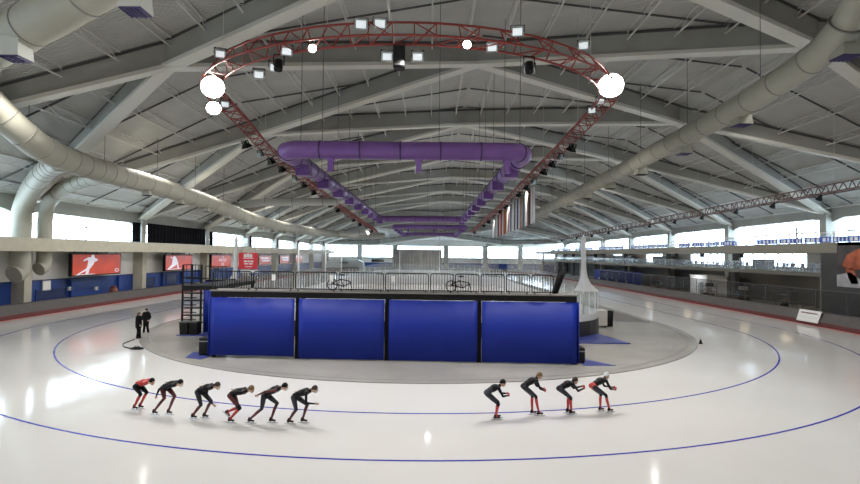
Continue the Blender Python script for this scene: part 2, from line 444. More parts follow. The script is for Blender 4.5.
# far wall
wf = setting('wall_far', (4, YF, 0))
b = MB(); b.box(XL, XR+2, YF, YF+.4, 2.7, 4.3); b.build('panel_band', 'panel', wf)
b = MB(); b.box(XL, XR+2, YF, YF+.4, 0, 2.7); b.build('blue_base', 'blue_wall', wf)
b = MB(); b.box(XL, XR+2, YF-.6, YF+.4, 4.2, 4.7); b.build('ledge', 'ledge', wf)
P = []
for x in xs: P.append((x, zdk(x, YF)+.2))
b = MB(); Q = P+[(xs[-1], 8.9), (xs[0], 8.9)]
b.hexa([(x, YF, z) for x, z in Q], [(x, YF+.4, z) for x, z in Q]); b.build('gable', 'panel', wf)
fx = [-38.2, -26, -12.9, 6, 20.5, 33.5, 47]
for i, x in enumerate(fx):
    b = MB(); b.box(x-.9, x+.9, YF-.8, YF+.4, 0, 9.2); b.build('column', 'concrete_beam', wf)
    if i < 6: window(x+.9, fx[i+1]-.9, YF+.1, YF+.1, 4.7, 8.9, 'X', 6)
# near wall behind the balcony
wn = setting('wall_near', (4, YN, 0))
b = MB(); b.box(XL, XR+2, YN-.4, YN, 0, 4.2); b.build('panel_band', 'panel', wn)
P = [(x, zdk(x, YN)) for x in xs]; Q = P+[(xs[-1], 4.2), (xs[0], 4.2)]
b = MB(); b.hexa([(x, YN-.4, z) for x, z in Q], [(x, YN, z) for x, z in Q]); b.build('gable', 'panel', wn)
for i, x in enumerate(fx):
    b = MB(); b.box(x-.9, x+.9, YN-.4, YN+.6, 0, 9.6); b.build('column', 'concrete_beam', wn)

# right side: three-storey concourse
wr = setting('wall_right', (XR, 90, 0))
XE = 39.0
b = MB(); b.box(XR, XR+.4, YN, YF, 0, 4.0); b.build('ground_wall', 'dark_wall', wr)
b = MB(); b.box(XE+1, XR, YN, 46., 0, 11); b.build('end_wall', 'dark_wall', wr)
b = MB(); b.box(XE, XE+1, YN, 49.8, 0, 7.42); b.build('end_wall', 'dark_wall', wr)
b = MB(); b.box(XE, XR+.4, 46., YF, 6.4, 7.42); b.build('upper_slab', 'fascia_shaded', wr)
b = MB(); b.box(XE+.6, XR+.4, 46., YF, 3.98, 4.38); b.build('middle_slab', 'fascia_shaded', wr)
for k in range(0, 8):
    y = CY_['R']+BAY*k
    b = MB(); b.box(XR-1.3, XR-.2, y-.5, y+.5, 0, zc('R', y)+.6); b.build('column', 'concrete_beam', wr)
    b = MB(); b.box(XE+1.2, XE+1.8, y+8.6, y+9.2, 0, 6.62); b.build('column', 'dark_wall', wr)
    if k < 7:
        za, zb = zc('R', y)-.2, zc('R', y+BAY)-.2; ya, yb = y, y+BAY
        P = [(ya, za-.6), (ya+2.2, za), (yb-2.2, zb), (yb, zb-.6), (yb, zb+1.35), (ya, za+1.35)]
        b = MB(); b.hexa([(XR-.6, a, z) for a, z in P], [(XR+.4, a, z) for a, z in P]); b.build('edge_beam', 'concrete_beam', wr)
        window(XR, XR, max(y+.5, 46), y+BAY-.5, 7.42, zc('R', y)-.2, 'Y', 8)
# middle floor back wall: window bays and beige panels
segs = [(46, 60, 1), (60, 64, 0), (64, 78, 1), (78, 82, 0), (82, 93, 1), (93, 104, 0), (104, 112, 1), (112, 126, 0), (126, 132, 1), (132, YF, 0)]
for y0, y1, wdw in segs:
    if wdw: window(XR, XR, y0+.2, y1-.2, 4.7, 6.62, 'Y', 5, 0)
    else: b = MB(); b.box(XR, XR+.4, y0-.2, y1+.2, 4.38, 6.62); b.build('middle_wall', 'mid_wall', wr)
b = MB(); b.box(XR, XR+.4, 46, YF, 4.38, 4.7); b.build('middle_wall', 'mid_wall', wr)

# ------------------------------------------------------------------ world and lamps
w = bpy.data.worlds.new('world'); scene.world = w; w.use_nodes = True
bg = w.node_tree.nodes['Background']; bg.inputs[0].default_value = (.66, .84, 1, 1); bg.inputs[1].default_value = 14
def spot(loc, target, power, size=.25, ang=150, col=(1, .965, .92)):
    d = bpy.data.lights.new('spot', 'SPOT'); d.energy = power; d.spot_size = math.radians(ang); d.spot_blend = .6; d.shadow_soft_size = size; d.color = col
    o = bpy.data.objects.new('lamp', d); COL.objects.link(o); o.location = loc
    o.rotation_euler = (V(target)-V(loc)).to_track_quat('-Z', 'Y').to_euler(); return o
scene.view_settings.view_transform = 'Standard'; scene.view_settings.look = 'None'
scene.view_settings.gamma = 1; scene.view_settings.use_curve_mapping = False
scene.view_settings.exposure = 0.0
#PART2

# ------------------------------------------------------------------ ducts
def offset_ring(b, p, d, r, w=.12, mi=0):
    d = V(d).normalized(); b.tube([V(p)-d*w/2, V(p)+d*w/2], r, 20, mi)
def smooth(pts, n=6):
    pts = [V(p) for p in pts]; out = []
    for i in range(len(pts)-1):
        p0 = pts[max(i-1, 0)]; p1 = pts[i]; p2 = pts[i+1]; p3 = pts[min(i+2, len(pts)-1)]
        for k in range(n):
            t = k/n
            out.append(.5*((2*p1)+(p2-p0)*t+(2*p0-5*p1+4*p2-p3)*t*t+(-p0+3*p1-3*p2+p3)*t**3))
    out.append(pts[-1]); return out
def along(pts, s):
    for a, b_ in zip(pts, pts[1:]):
        l = (b_-a).length
        if s <= l: return a.lerp(b_, s/l), (b_-a).normalized()
        s -= l
    return pts[-1], (pts[-1]-pts[-2]).normalized()
def plen(pts): return sum((b_-a).length for a, b_ in zip(pts, pts[1:]))
def hanger_rods(b, pts, step, r, start=4):
    s = start; L_ = plen(pts)
    while s < L_:
        p, d = along(pts, s); b.tube([p+V((0,0,r)), (p.x, p.y, zdk(p.x, p.y))], .02, 6); s += step

def diffuser(root, p, sx, h, side, name='diffuser', body='duct_white', slot='slot'):
    o = V(p)
    b = MB(); b.hexa([o+V(q) for q in ((-sx*.5,-sx*.5,-h), (sx*.5,-sx*.5,-h), (sx*.5,sx*.5,-h), (-sx*.5,sx*.5,-h))],
                     [o+V(q) for q in ((-sx*.42,-sx*.42,0), (sx*.42,-sx*.42,0), (sx*.42,sx*.42,0), (-sx*.42,sx*.42,0))])
    d = b.build(name, body, root)
    b = MB(); b.box(o.x-sx*.46, o.x+sx*.46, o.y-sx*.46, o.y+sx*.46, o.z-h-.04, o.z-h+.02)
    for i in range(5): x = o.x-sx*.4+sx*.2*i; b.box(x-.02, x+.02, o.y-sx*.46, o.y+sx*.46, o.z-h-.07, o.z-h-.03)
    b.build('slot', slot, d)

# big duct crossing the near left corner, then running back along the left side
t = thing('air_duct', 'large beige air duct running back along the left side under the roof', 'duct', (-30, 80, 11.5))
mp = smooth([(-8.24, 16.04, 15.69), (-11.79, 17.77, 14.82), (-15.00, 19.07, 14.04), (-18.64, 21.24, 13.69), (-22.54, 25.58, 14.64), (-26.01, 29.04, 15.43), (-26.53, 31.21, 14.56), (-26.01, 33.12, 13.17), (-26.01, 35.55, 12.48), (-26.01, 40.75, 12.13), (-26.01, 48.55, 12.04), (-26.01, 60.69, 11.61), (-26.01, 79.76, 10.57), (-25.66, 102.31, 10.48), (-24.71, 122.25, 10.66), (-19.07, 135.25, 10.66), (-12.14, 138.72, 10.66)], 6)
b = MB(); b.tube(mp, [.76]*20+[.88]*(len(mp)-20), 28); b.build('duct_pipe', 'duct', t)
L_ = plen(mp); s_ = 1.5
b = MB()
while s_ < L_-2:
    p, d = along(mp, s_); offset_ring(b, p, d, .905 if s_ > 20 else .79, .07); s_ += 2.9
    if 18 < s_ < 40: p, d = along(mp, s_-1.4); offset_ring(b, p, d, .905, .05)
b.each('seam_band', 'band', t)
b = MB(); hanger_rods(b, mp, 8, .88); b.each('hanger_rod', 'rod', t)
for q in ((-15.25, 18.9, 13.55), (-9.8, 17.0, 14.45)): diffuser(t, q, .78, .72, 0)
for i in range(9):
    y = 47+i*6.3; p = min(mp, key=lambda q: abs(q.y-y))
    diffuser(t, (p.x+.35, y, p.z-.78), .65, .38, 0, body='duct', slot='black')
# left side down-pipes
for (y, x0, r_, lab) in ((46.3, -36.4, .78, 'wide pale duct dropping down the left wall, nearest of the pair'), (49.3, -36.5, .62, 'narrower pale duct dropping down the left wall, second of the pair')):
    t = thing('air_duct', lab, 'duct', (x0, y, 3.2))
    zb = 3.75 if r_ > .7 else 4.15
    top_ = [(-26.2, 36.8, 12.2), (-30.6, 41.2, 12.1), (-34.6, 44.9, 11.0)] if r_ > .7 else [(-26.3, 41.8, 11.9), (-31.3, 45.4, 11.6), (-35.3, 48.4, 10.6)]
    pp = smooth(top_+[(x0, y, 9.0), (x0, y, 6), (x0, y, zb+.7), (x0, y-.2, zb+.1), (x0-.05, y-.62, zb-.12)], 6)
    b = MB(); b.tube(pp, r_, 24); b.build('duct_pipe', 'duct', t)
    b = MB()
    for s_ in (2.2, 3.6, 5, 6.6, 9.5): p, d = along(pp, s_); offset_ring(b, p, d, r_+.025, .06)
    b.each('seam_band', 'band', t)
# cross tubes
for (y, xa, xb, z, r_, lab) in ((69.4, -25.4, -12.3, 12.65, .52, 'short cream cross duct reaching towards the middle, nearer one'), (128, -24.2, -15.3, 10.95, .54, 'short cream cross duct reaching towards the middle, farther one')):
    t = thing('air_duct', lab, 'duct', ((xa+xb)/2, y, z-r_))
    b = MB(); b.tube([(xa, y, z-.5), (xa+3, y, z-.1), (xb, y, z+.1)], r_, 20); b.build('duct_pipe', 'duct_white', t)
    b = MB()
    for x in (xa+3.4, xa+7, xb-2, xb-.1): offset_ring(b, (x, y, z), (1, 0, 0), r_+.03, .08)
    b.each('seam_band', 'band', t)
# right duct
t = thing('air_duct', 'slim beige air duct running back along the right side under the roof', 'duct', (20, 60, 15))
rp_ = smooth([(19.3, 19.5, 20.2), (19.8, 23.5, 18.1), (20, 26.6, 16.4), (20, 34.6, 15.6), (20, 45.2, 15.2), (20, 52, 14.9), (20, 69.5, 14.4), (20, 99, 13.6), (20, 130, 13.1), (20, 158, 12.8)], 6)
b = MB(); b.tube(rp_, [.66]*10+[.76]*(len(rp_)-10), 22); b.build('duct_pipe', 'duct', t)
b = MB(); s_ = 1.
while s_ < plen(rp_): p, d = along(rp_, s_); offset_ring(b, p, d, .785, .07); s_ += 2.6
b.each('seam_band', 'band', t)
b = MB(); hanger_rods(b, rp_, 9, .76); b.each('hanger_rod', 'rod', t)
for i, y in enumerate((25.2, 33.8, 41.5, 50, 58.5, 67, 75.5, 84, 92.5, 101, 109)):
    p = min(rp_, key=lambda q: abs(q.y-y)); diffuser(t, (p.x+.25, y, p.z-.62), 1.0, .6, 0, body='duct', slot='slot' if i < 3 else 'black')

def rect_duct(lab, x0, x1, y0, y1, z, r_, nd, corner=1.1):
    t = thing('purple_duct', lab, 'duct', ((x0+x1)/2, (y0+y1)/2, z-r_)); t.name = 'air_duct'
    c = corner; P = []
    for (cx, cy, a0) in ((x0+c, y0+c, PI), (x1-c, y0+c, 1.5*PI), (x1-c, y1-c, 0), (x0+c, y1-c, .5*PI)):
        for i in range(6): a = a0+PI/2*i/5; P.append(V((cx+c*math.cos(a), cy+c*math.sin(a), z)))
    P.append(P[0]); P.append(P[1])
    b = MB(); b.tube(P, r_, 22, cap=False); b.build('duct_pipe', 'purple', t)
    b = MB(); s_ = .5; L_ = plen(P)-1
    while s_ < L_: p, d = along(P, s_); offset_ring(b, p, d, r_+.035, .09); s_ += 2.4 if r_ > .4 else 4
    b.each('seam_band', 'purple_dark', t)
    b = MB(); hanger_rods(b, P, 7, r_, 3); b.each('hanger_rod', 'rod', t)
    for i in range(nd):
        y = y0+4+(y1-y0-6)*i/(nd-1)
        for x, sx in ((x0, 1), (x1, -1)):
            bb = MB(); bb.box(x-.45+sx*.35, x+.45+sx*.35, y-.5, y+.5, z-r_-.45, z-r_+.25); bb.build('diffuser', 'purple', t)
    for i in range(3):
        x = x0+(x1-x0)*(.2+.36*i); bb = MB(); bb.box(x-.16, x+.16, y0-.2, y0+.2, z-r_-.75, z-r_+.1); bb.box(x-.24, x+.24, y0-.24, y0+.24, z-r_-.1, z-r_+.12)
        bb.build('nozzle', 'purple', t)
    return t
rect_duct('big purple air duct bent into a rectangle above the ice, nearer one', -8.9, 5.7, 31.0, 90.5, 12., .54, 9)
rect_duct('purple air duct rectangle hanging farther back and lower', -8.1, 7.9, 116, 158, 12.0, .5, 5)

# ------------------------------------------------------------------ lighting trusses
def truss(name, label, pts, w, h, m, r_=.045, step=.9, cat='truss', loc=None, closed=False):
    t = thing(name, label, cat, loc or tuple(pts[0]))
    L_ = plen(pts); n = int(L_/step); A, B_, C_ = [], [], []
    for i in range(n+1):
        p, d = along(pts, L_*i/n*.99999); a = d.cross(V((0,0,1))).normalized()
        A.append(p-a*w/2); B_.append(p+a*w/2); C_.append(p+V((0,0,h)))
    b = MB()
    for Q in (A, B_, C_): b.tube(Q, r_, 6)
    b.each('chord', m, t)
    b = MB()
    for i in range(n):
        b.bar(A[i], B_[i+1] if i % 2 else B_[i], r_*.9); b.bar(A[i], C_[i+1] if i % 2 == 0 else C_[i], r_*.9); b.bar(B_[i+1], C_[i+1] if i % 2 else C_[i], r_*.9)
    b.build('lattice', m, t)
    return t, A, B_, C_
RP = []
for i in range(25):
    a = PI+PI*i/24; RP.append(V((-1.2+11.6*math.cos(a), 31.5+9.6*math.sin(a), 14.93)))
for y, dz in ((36, 0), (46, -.1), (60, -.65), (78, -1.5), (100, -2.1), (125, -2.8), (142, -3.2)): RP.append(V((10.7 if y < 40 else 11.15, y, 14.95+dz)))
LP = [V((-13.4 if y < 40 else -14.5, y, 14.95+dz)) for y, dz in ((142, -3.3), (125, -2.9), (100, -2.4), (78, -1.8), (60, -.9), (46, -.2), (37, 0))]
ringp = LP+RP
t, A_, B2_, C2_ = truss('light_truss', 'red horseshoe lighting truss hanging over the ice', ringp, 1.0, .75, 'red_steel', .05, .95, loc=(-1.75, 60, 12))
b = MB()
for i in range(4, len(C2_), 14): p = C2_[i]; b.tube([p, (p.x, p.y, zdk(p.x, p.y))], .015, 6)
b.each('suspension_cable', 'joist', t)
def floodlight(label, p, yaw, tilt, lit=False, dark=False, s=1., group=None):
    t = thing('floodlight', label, 'floodlight', tuple(p), group)
    R = Matrix.Rotation(yaw, 3, 'Z') @ Matrix.Rotation(tilt, 3, 'X')
    def bx(b, x0, x1, y0, y1, z0, z1):
        q = [R @ V((x, y, z)) for z in (z0, z1) for x, y in ((x0, y0), (x1, y0), (x1, y1), (x0, y1))]
        b.hexa([V(p)+v for v in q[:4]], [V(p)+v for v in q[4:]])
    b = MB(); q = [R @ V(v) for v in ((-.18,-.15,.32), (.18,-.15,.32), (.18,.15,.32), (-.18,.15,.32))]; q2 = [R @ V(v) for v in ((-.3*s,-.26*s,0), (.3*s,-.26*s,0), (.3*s,.26*s,0), (-.3*s,.26*s,0))]
    if lit: b.tube([V(p)+R @ V((0, 0, z)) for z in (0, .12, .3, .4)], [.34*s, .33*s, .2*s, .1*s], 18); bx(b, -.1, .1, -.1, .1, .36, .5)
    else: b.hexa([V(p)+v for v in q2], [V(p)+v for v in q]); bx(b, -.1, .1, -.1, .1, .3, .5)
    b.build('housing', 'black' if dark else 'grey_metal', t)
    b = MB(); bx(b, -.34*s, -.3*s, -.04, .04, 0, .55); bx(b, .3*s, .34*s, -.04, .04, 0, .55); bx(b, -.34*s, .34*s, -.04, .04, .52, .57)
    b.build('bracket', 'black', t)
    b = MB()
    if lit: b.tube([V(p)+R @ V((0, 0, z)) for z in (-.09*s, -.07*s, .0)], [.16*s, .28*s, .32*s], 18)  # lit lens widened so its disc takes in the glare
    else: bx(b, -.22*s, .22*s, -.17*s, .17*s, -.03, .0); 
    b.build('lens', 'lens_on' if lit else ('blackp' if dark else 'lens'), t)
    return t
def rpt(a):   # a in degrees round the horseshoe front: 0 = left end, 180 = right end
    r_ = math.radians(180+a); return V((-1.2+11.6*math.cos(r_), 31.5+9.6*math.sin(r_), 14.93))
def yawto(p, q): d = V(q)-V(p); return math.atan2(d.y, d.x)-PI/2
FL = [ # angle, radial offset, dz, kind, label
 (28, 0, -0.50, 'lit', 'glaring lit floodlight at the left bend of the red truss', 2.1),
 (20, .2, -1.25, 'lit', 'second lit floodlight below the glaring one at the left bend', 1.35),
 (159, -.1, 0.15, 'lit', 'glaring lit floodlight at the right bend of the red truss', 2.4),
 (69, .2, -0.10, 'lit', 'small lit floodlight on the front left of the red truss', .62),
 (104, .3, 0.05, 'lit', 'small lit floodlight right of centre on the front of the red truss', .62),
 (40, -.3, 0.55, 'dim', 'unlit floodlight above the left bend of the truss, outer side', 1.),
 (50, .6, -0.65, 'dim', 'unlit floodlight hung under the front left of the truss, lower one', 1.),
 (56, .6, -0.50, 'dim', 'unlit floodlight hung under the front left of the truss, upper one', 1.),
 (62, .2, -0.05, 'dim', 'unlit floodlight beside the small black box on the front left', 1.),
 (81, -.1, 0.65, 'dim', 'left floodlight of the pair on top of the truss front', 1.1),
 (85, -.1, 0.65, 'dim', 'right floodlight of the pair on top of the truss front', 1.1),
 (86, .6, -0.50, 'dim', 'floodlight hanging left of the black loudspeaker at the truss front', 1.),
 (93, .6, -0.50, 'dim', 'floodlight hanging right of the black loudspeaker at the truss front', 1.),
 (110, .3, 0.05, 'dim', 'floodlight next to the small lit one right of centre', 1.),
 (115, -.1, 0.75, 'dim', 'floodlight standing on top of the truss front right', 1.1),
 (122, .7, -0.50, 'dim', 'floodlight hung below the truss front right', 1.),
 (133, -.5, 0.75, 'dim', 'floodlight on the outer top edge of the right bend', 1.),
 (178, .2, 0.25, 'dim', 'upper unlit floodlight just behind the right bend glare', 1.),
 (184, .4, -0.05, 'dim', 'lower unlit floodlight just behind the right bend glare', 1.),
 (3, .4, -0.25, 'dim', 'upper pale floodlight just behind the left bend lamps', 1.),
]
for a, ro, dz, kind, lab, s in FL:
    p = rpt(a); c = V((-1.2, 31.5, 0)); d = (V((p.x, p.y, 0))-c).normalized(); p = p-d*ro+V((0,0,dz))
    yw = yawto(p, (0, 0, 0)); tl = {'lit': .5, 'dim': .75}[kind]
    floodlight(lab, p, yw, .9 if kind == 'lit' else .75, lit=kind == 'lit', s=s*.85)
# black speaker and small black boxes
p = rpt(89)
t = thing('loudspeaker', 'black loudspeaker hanging from the centre of the truss front', 'loudspeaker', (p.x, p.y+.3, p.z-1.1))
b = MB(); b.hexa([(p.x-.26, p.y+.1, p.z-1.15), (p.x+.26, p.y+.1, p.z-1.15), (p.x+.22, p.y+.6, p.z-1.15), (p.x-.22, p.y+.6, p.z-1.15)], [(p.x-.26, p.y-.05, p.z-.25), (p.x+.26, p.y-.05, p.z-.25), (p.x+.22, p.y+.6, p.z-.25), (p.x-.22, p.y+.6, p.z-.25)]); b.build('cabinet', 'black', t, bevel=.02)
b = MB(); b.box(p.x-.22, p.x+.22, p.y-.02, p.y+.03, p.z-1.1, p.z-.45); b.build('grille', 'blackp', t)
b = MB(); b.bar((p.x-.2, p.y+.3, p.z-.25), (p.x-.2, p.y+.3, p.z+.05), .04); b.bar((p.x+.2, p.y+.3, p.z-.25), (p.x+.2, p.y+.3, p.z+.05), .04); b.build('bracket', 'black', t)
for a, lab in ((60, 'small black spotlight can on the front left of the truss'), (119, 'small black spotlight can on the front right of the truss')):
    p = rpt(a)+V((0, .4, -.35)); t = thing('spotlight', lab, 'spotlight', tuple(p))
    b = MB(); b.tube([p, p+V((0,-.1,-.45))], .2, 12); b.build('can', 'black', t)
    b = MB(); b.bar(p+V((-.24,0,-.2)), p+V((-.24,0,.3)), .04); b.bar(p+V((.24,0,-.2)), p+V((.24,0,.3)), .04); b.bar(p+V((-.24,0,.3)), p+V((.24,0,.3)), .04); b.build('yoke', 'black', t)
# black lamps along both legs of the horseshoe
def zleg(y): 
    T = [(37, 14.95), (46, 14.8), (60, 14.2), (78, 13.3), (100, 12.7), (125, 12.1), (142, 11.7)]
    for (a, za), (b_, zb) in zip(T, T[1:]):
        if y <= b_: return za+(zb-za)*(y-a)/(b_-a)
    return 11.5
proto = None
for side, X_ in ((-1, -14.65), (1, 11.15)):
    for i, y in enumerate((41, 44.5, 47.5, 51, 56, 60, 65, 70, 76, 82, 90, 99, 108, 118, 130)):
        dark = i % 3 != 1
        p = V((X_-side*.1, y, zleg(y)-.75))
        sd = 'left' if side < 0 else 'right'
        floodlight('%s floodlight under the %s leg of the red truss' % ('black' if dark else 'pale', sd), p, side*.6, .5, dark=dark, s=1.15 if dark else .9,
                   group='%s lamps under the %s truss leg' % ('black' if dark else 'pale', sd))
# straight dark truss along the right side
sp = [V((33, y, 11.3-.015*(y-40))) for y in (28, 60, 100, 140, 165)]
t, A3, B3, C3 = truss('light_truss', 'straight dark lighting truss along the right side above the track', sp, .75, .7, 'dark_truss', .065, .9, loc=(33, 90, 10.5))
b = MB()
for i in range(4, len(C3), 12): p = C3[i]; b.tube([p, (p.x, p.y, zdk(p.x, p.y))], .015, 6)
b.each('suspension_cable', 'joist', t)
b = MB()
for i in range(2, len(A3)-1, 2):
    p = A3[i]; b.tube([p+V((0,0,.05)), p+V((.0, .5, -.02))], .05, 6)
b.each('cable', 'black', t)
for i, y in enumerate((38, 44, 50, 56, 63, 70, 78, 87, 96, 106, 117, 130)):
    floodlight('black floodlight under the straight right side truss', V((32.9, y, 11.3-.015*(y-40)-.5)), .8, .4, dark=True, s=.95, group='black lamps under the straight right side truss')

# ------------------------------------------------------------------ flags under the right leg of the horseshoe
fcols = {'w': (.72, .71, .70), 'r': (.42, .06, .04), 'b': (.03, .05, .2), 'o': (.40, .14, .06), 'k': (.03, .03, .035), 'g': (.10, .14, .13), 'y': (.5, .38, .08), 's': (.35, .36, .40)}
for k, c in fcols.items(): M['flag_'+k] = mat('flag_cloth_'+{'w':'white','r':'red','b':'blue','o':'rust','k':'black','g':'dark_green','y':'yellow','s':'grey'}[k], c, .8)
names = {'w': 'white', 'r': 'red', 'b': 'blue', 'o': 'rust', 'k': 'black', 'g': 'dark green', 'y': 'yellow', 's': 'grey'}
pats = ['wrw', 'kow', 'wgk', 'sow', 'wbw', 'skw', 'wsb', 'wrk', 'wor', 'oow', 'wro', 'bwr', 'kws', 'wws', 'swk', 'wsw']
ordn = ['nearest the camera', 'second', 'third', 'fourth', 'fifth', 'sixth', 'seventh', 'eighth', 'ninth', 'tenth', 'eleventh', 'twelfth', 'thirteenth', 'fourteenth', 'fifteenth', 'last']
y = 55.6
for i, pt in enumerate(pats):
    w_ = 2.15; zt = 13.3-(y-55)*.028; zb = zt-4.0+(y-55)*.014; x = 11.15
    b = MB(); n = 9; vs = []
    for dx in (-.02, .02):
        for j in range(7):
            for k in range(n+1):
                yy = y+w_*k/n; vs.append((x+dx+.09*math.sin(k*1.5+i)*(1-j/6*.3), yy, zb+(zt-zb)*j/6))
    fs = []; mi = []
    def idx(s_, j, k): return s_*7*(n+1)+j*(n+1)+k
    b.v = vs
    for s_ in (0, 1):
        for j in range(6):
            for k in range(n): b.f.append([idx(s_, j, k), idx(s_, j, k+1), idx(s_, j+1, k+1), idx(s_, j+1, k)]); b.m.append(k*3//n); b.s.append(True)
    for j in range(6):
        for k in (0, n): b.f.append([idx(0, j, k), idx(0, j+1, k), idx(1, j+1, k), idx(1, j, k)]); b.m.append(0); b.s.append(False)
    for k in range(n):
        for j in (0, 6): b.f.append([idx(0, j, k), idx(1, j, k), idx(1, j, k+1), idx(0, j, k+1)]); b.m.append(0); b.s.append(False)
    r = thing('flag', '%s, %s and %s striped flag, %s in the row under the truss' % (names[pt[0]], names[pt[1]], names[pt[2]], ordn[i]), 'flag', (x, y+w_/2, zb), 'flags hanging in a row under the right truss leg')
    b.build('cloth', ['flag_'+c for c in pt], r)
    b = MB(); b.tube([(x, y, zt+.02), (x, y+w_, zt+.02)], .03, 6); b.bar((x, y+w_/2, zt), (x, y+w_/2, zt+.3), .02); b.build('rod', 'rod', r)
    y += 2.4

# ------------------------------------------------------------------ left wall screens
def screen(y0, y1, z0, z1, label, kind):
    X_ = -36.55
    t = thing('video_screen', label, 'screen', (X_, (y0+y1)/2, z0))
    b = MB(); b.box(X_-.35, X_, y0, y1, z0, z1); b.build('casing', 'black', t)
    b = MB(); b.box(X_, X_+.02, y0+.12, y1-.12, z0+.12, z1-.12); pic = b.build('picture', 'screen_red', t)
    W_, H_ = y1-y0-.24, z1-z0-.24
    def uv(u, v): return (X_, y0+.12+u*W_, z0+.12+v*H_)
    def poly(P, m='screen_white', e=.028):
        q = [uv(*p) for p in P]
        bb.hexa([(X_+.015, a[1], a[2]) for a in q], [(X_+e, a[1], a[2]) for a in q])
    bb = MB()
    if kind == 'skater':
        S = lambda P: [((x-70)/660, (415-y)/310) for x, y in P]
        poly(S([(262,175),(300,148),(345,150),(395,185),(388,205),(350,222),(330,270),(255,290),(258,235)]))
        poly(S([(205,188),(262,150),(300,150),(268,182),(212,212),(200,205)]))
        poly(S([(255,285),(330,265),(285,330),(240,345),(235,325)]))
        poly(S([(238,322),(270,335),(215,368),(140,412),(115,408)]))
        poly(S([(243,335),(284,328),(268,408),(228,408)]))
        poly(S([(110,408),(330,402),(380,412),(100,416)]))
        c = [(325+24*math.cos(a), 132+24*math.sin(a)) for a in [2*PI*i/12 for i in range(12)]]; poly(S(c))
        ro = []; 
        for i in range(12):
            a0, a1 = 2*PI*i/12, 2*PI*(i+1)/12
            poly(S([(678+32*math.cos(a0), 362+30*math.sin(a0)), (678+32*math.cos(a1), 362+30*math.sin(a1)), (678+22*math.cos(a1), 362+20*math.sin(a1)), (678+22*math.cos(a0), 362+20*math.sin(a0))]))
    elif kind == 'bend':
        S = lambda P: [((x-210)/450, (405-y)/275) for x, y in P]
        poly(S([(320,165),(345,150),(375,165),(400,240),(385,300),(340,345),(300,330)]))
        poly(S([(275,160),(330,165),(330,190),(290,175)]))
        poly(S([(300,300),(345,340),(270,385),(240,380)]))
        poly(S([(380,235),(405,250),(425,385),(400,385)]))
        poly(S([(235,385),(440,378),(470,390),(225,395)]))
        c = [(345+18*math.cos(a), 158+18*math.sin(a)) for a in [2*PI*i/10 for i in range(10)]]; poly(S(c))
    elif kind == 'rows':
        for k_, (u0, u1, v0, v1) in enumerate(((.15, .8, .62, .8), (.25, .9, .35, .5))): poly([(u0, v0), (u1, v0), (u1, v1), (u0, v1)])
    if bb.v: bb.build('figure', 'screen_white', pic) if kind in ('skater', 'bend') else bb.each('lettering', 'screen_white', pic)
    if kind == 'text':
        for k_, (txt, v, s_) in enumerate((('THE', .78, .42), ('FASTEST', .48, .62), ('ICE', .14, .62))):
            cu = bpy.data.curves.new('t', 'FONT'); cu.body = txt; cu.size = s_*1.15; cu.extrude = .01; cu.align_x = 'CENTER'
            tmp = bpy.data.objects.new('t', cu); COL.objects.link(tmp)
            me = bpy.data.meshes.new_from_object(tmp.evaluated_get(bpy.context.evaluated_depsgraph_get())); bpy.data.objects.remove(tmp)
            me.materials.clear(); me.materials.append(M['screen_white'])
            o = bpy.data.objects.new('lettering', me); COL.objects.link(o); o.parent = pic
            me.transform(Matrix.Scale(1.25, 4, V((1, 0, 0))))
            me.transform(Matrix.Rotation(PI/2, 4, 'X')); me.transform(Matrix.Rotation(PI/2, 4, 'Z'))
            p_ = V(uv(.55, v)); me.transform(Matrix.Translation(p_+V((.03, 0, 0))-V(t.location)))
    b = MB()
    for i in range(5): y_ = y0+.6+(y1-y0-1.2)*i/4; b.bar((X_-.18, y_, z1), (X_-.18, y_, 5.78), .07)
    b.each('hanging_bracket', 'rod', t)
screen(53.2, 61.6, 3.15, 5.55, 'wide red screen showing a large white skater, nearest on the left wall', 'skater')
screen(72.0, 80.2, 3.1, 5.4, 'red screen showing a white skater leaning into a bend, second on the left wall', 'bend')
screen(87.2, 95.8, 3.1, 5.4, 'dark red screen with white lettering, third on the left wall', 'text')
screen(111.5, 119.8, 3.1, 5.3, 'distant red screen with pale rows, fourth on the left wall', 'rows')
screen(127, 135.5, 3.1, 5.3, 'distant red screen, fifth on the left wall', 'rows')
screen(142, 149.5, 3.1, 5.3, 'most distant red screen on the left wall', 'none')

# details on the blue wall
XW = XL+.05
def door(n, y0, y1, z1, m='blue_dark'):
    d = setting('door_%d' % n, (XW, (y0+y1)/2, 0))
    b = MB(); b.box(XW, XW+.06, y0, y1, 0, z1); b.build('door_leaf', m, d)
    b = MB(); b.box(XW, XW+.1, y0-.1, y0, 0, z1+.1); b.box(XW, XW+.1, y1, y1+.1, 0, z1+.1); b.box(XW, XW+.1, y0, y1, z1, z1+.1); b.build('door_frame', 'blue_wall', d)
    b = MB(); b.box(XW+.06, XW+.14, y1-.25, y1-.2, 1., 1.15); b.build('door_handle', 'grey_metal', d)
door(1, 50.6, 54.6, 1.9); door(2, 69.5, 72.2, 2.3); door(3, 75.5, 78.5, 2.4)
b = MB()
for y_ in (49.8, 55.4, 63.8, 68.4, 74.3, 80, 86.5): b.box(XL, XL+.35, y_-.25, y_+.25, 0, 2.8)
b.each('pilaster', 'blue_wall', wl)
t = thing('notice_board', 'small white notice on the blue left wall under the second duct', 'notice', (XW, 51.9, 1.9))
b = MB(); b.box(XW+.1, XW+.16, 51.3, 52.3, 1.9, 2.75); b.build('sheet', 'panel', t); b = MB(); b.box(XW+.05, XW+.12, 51.2, 52.4, 1.82, 2.83); b.build('backing', 'grey_metal', t)
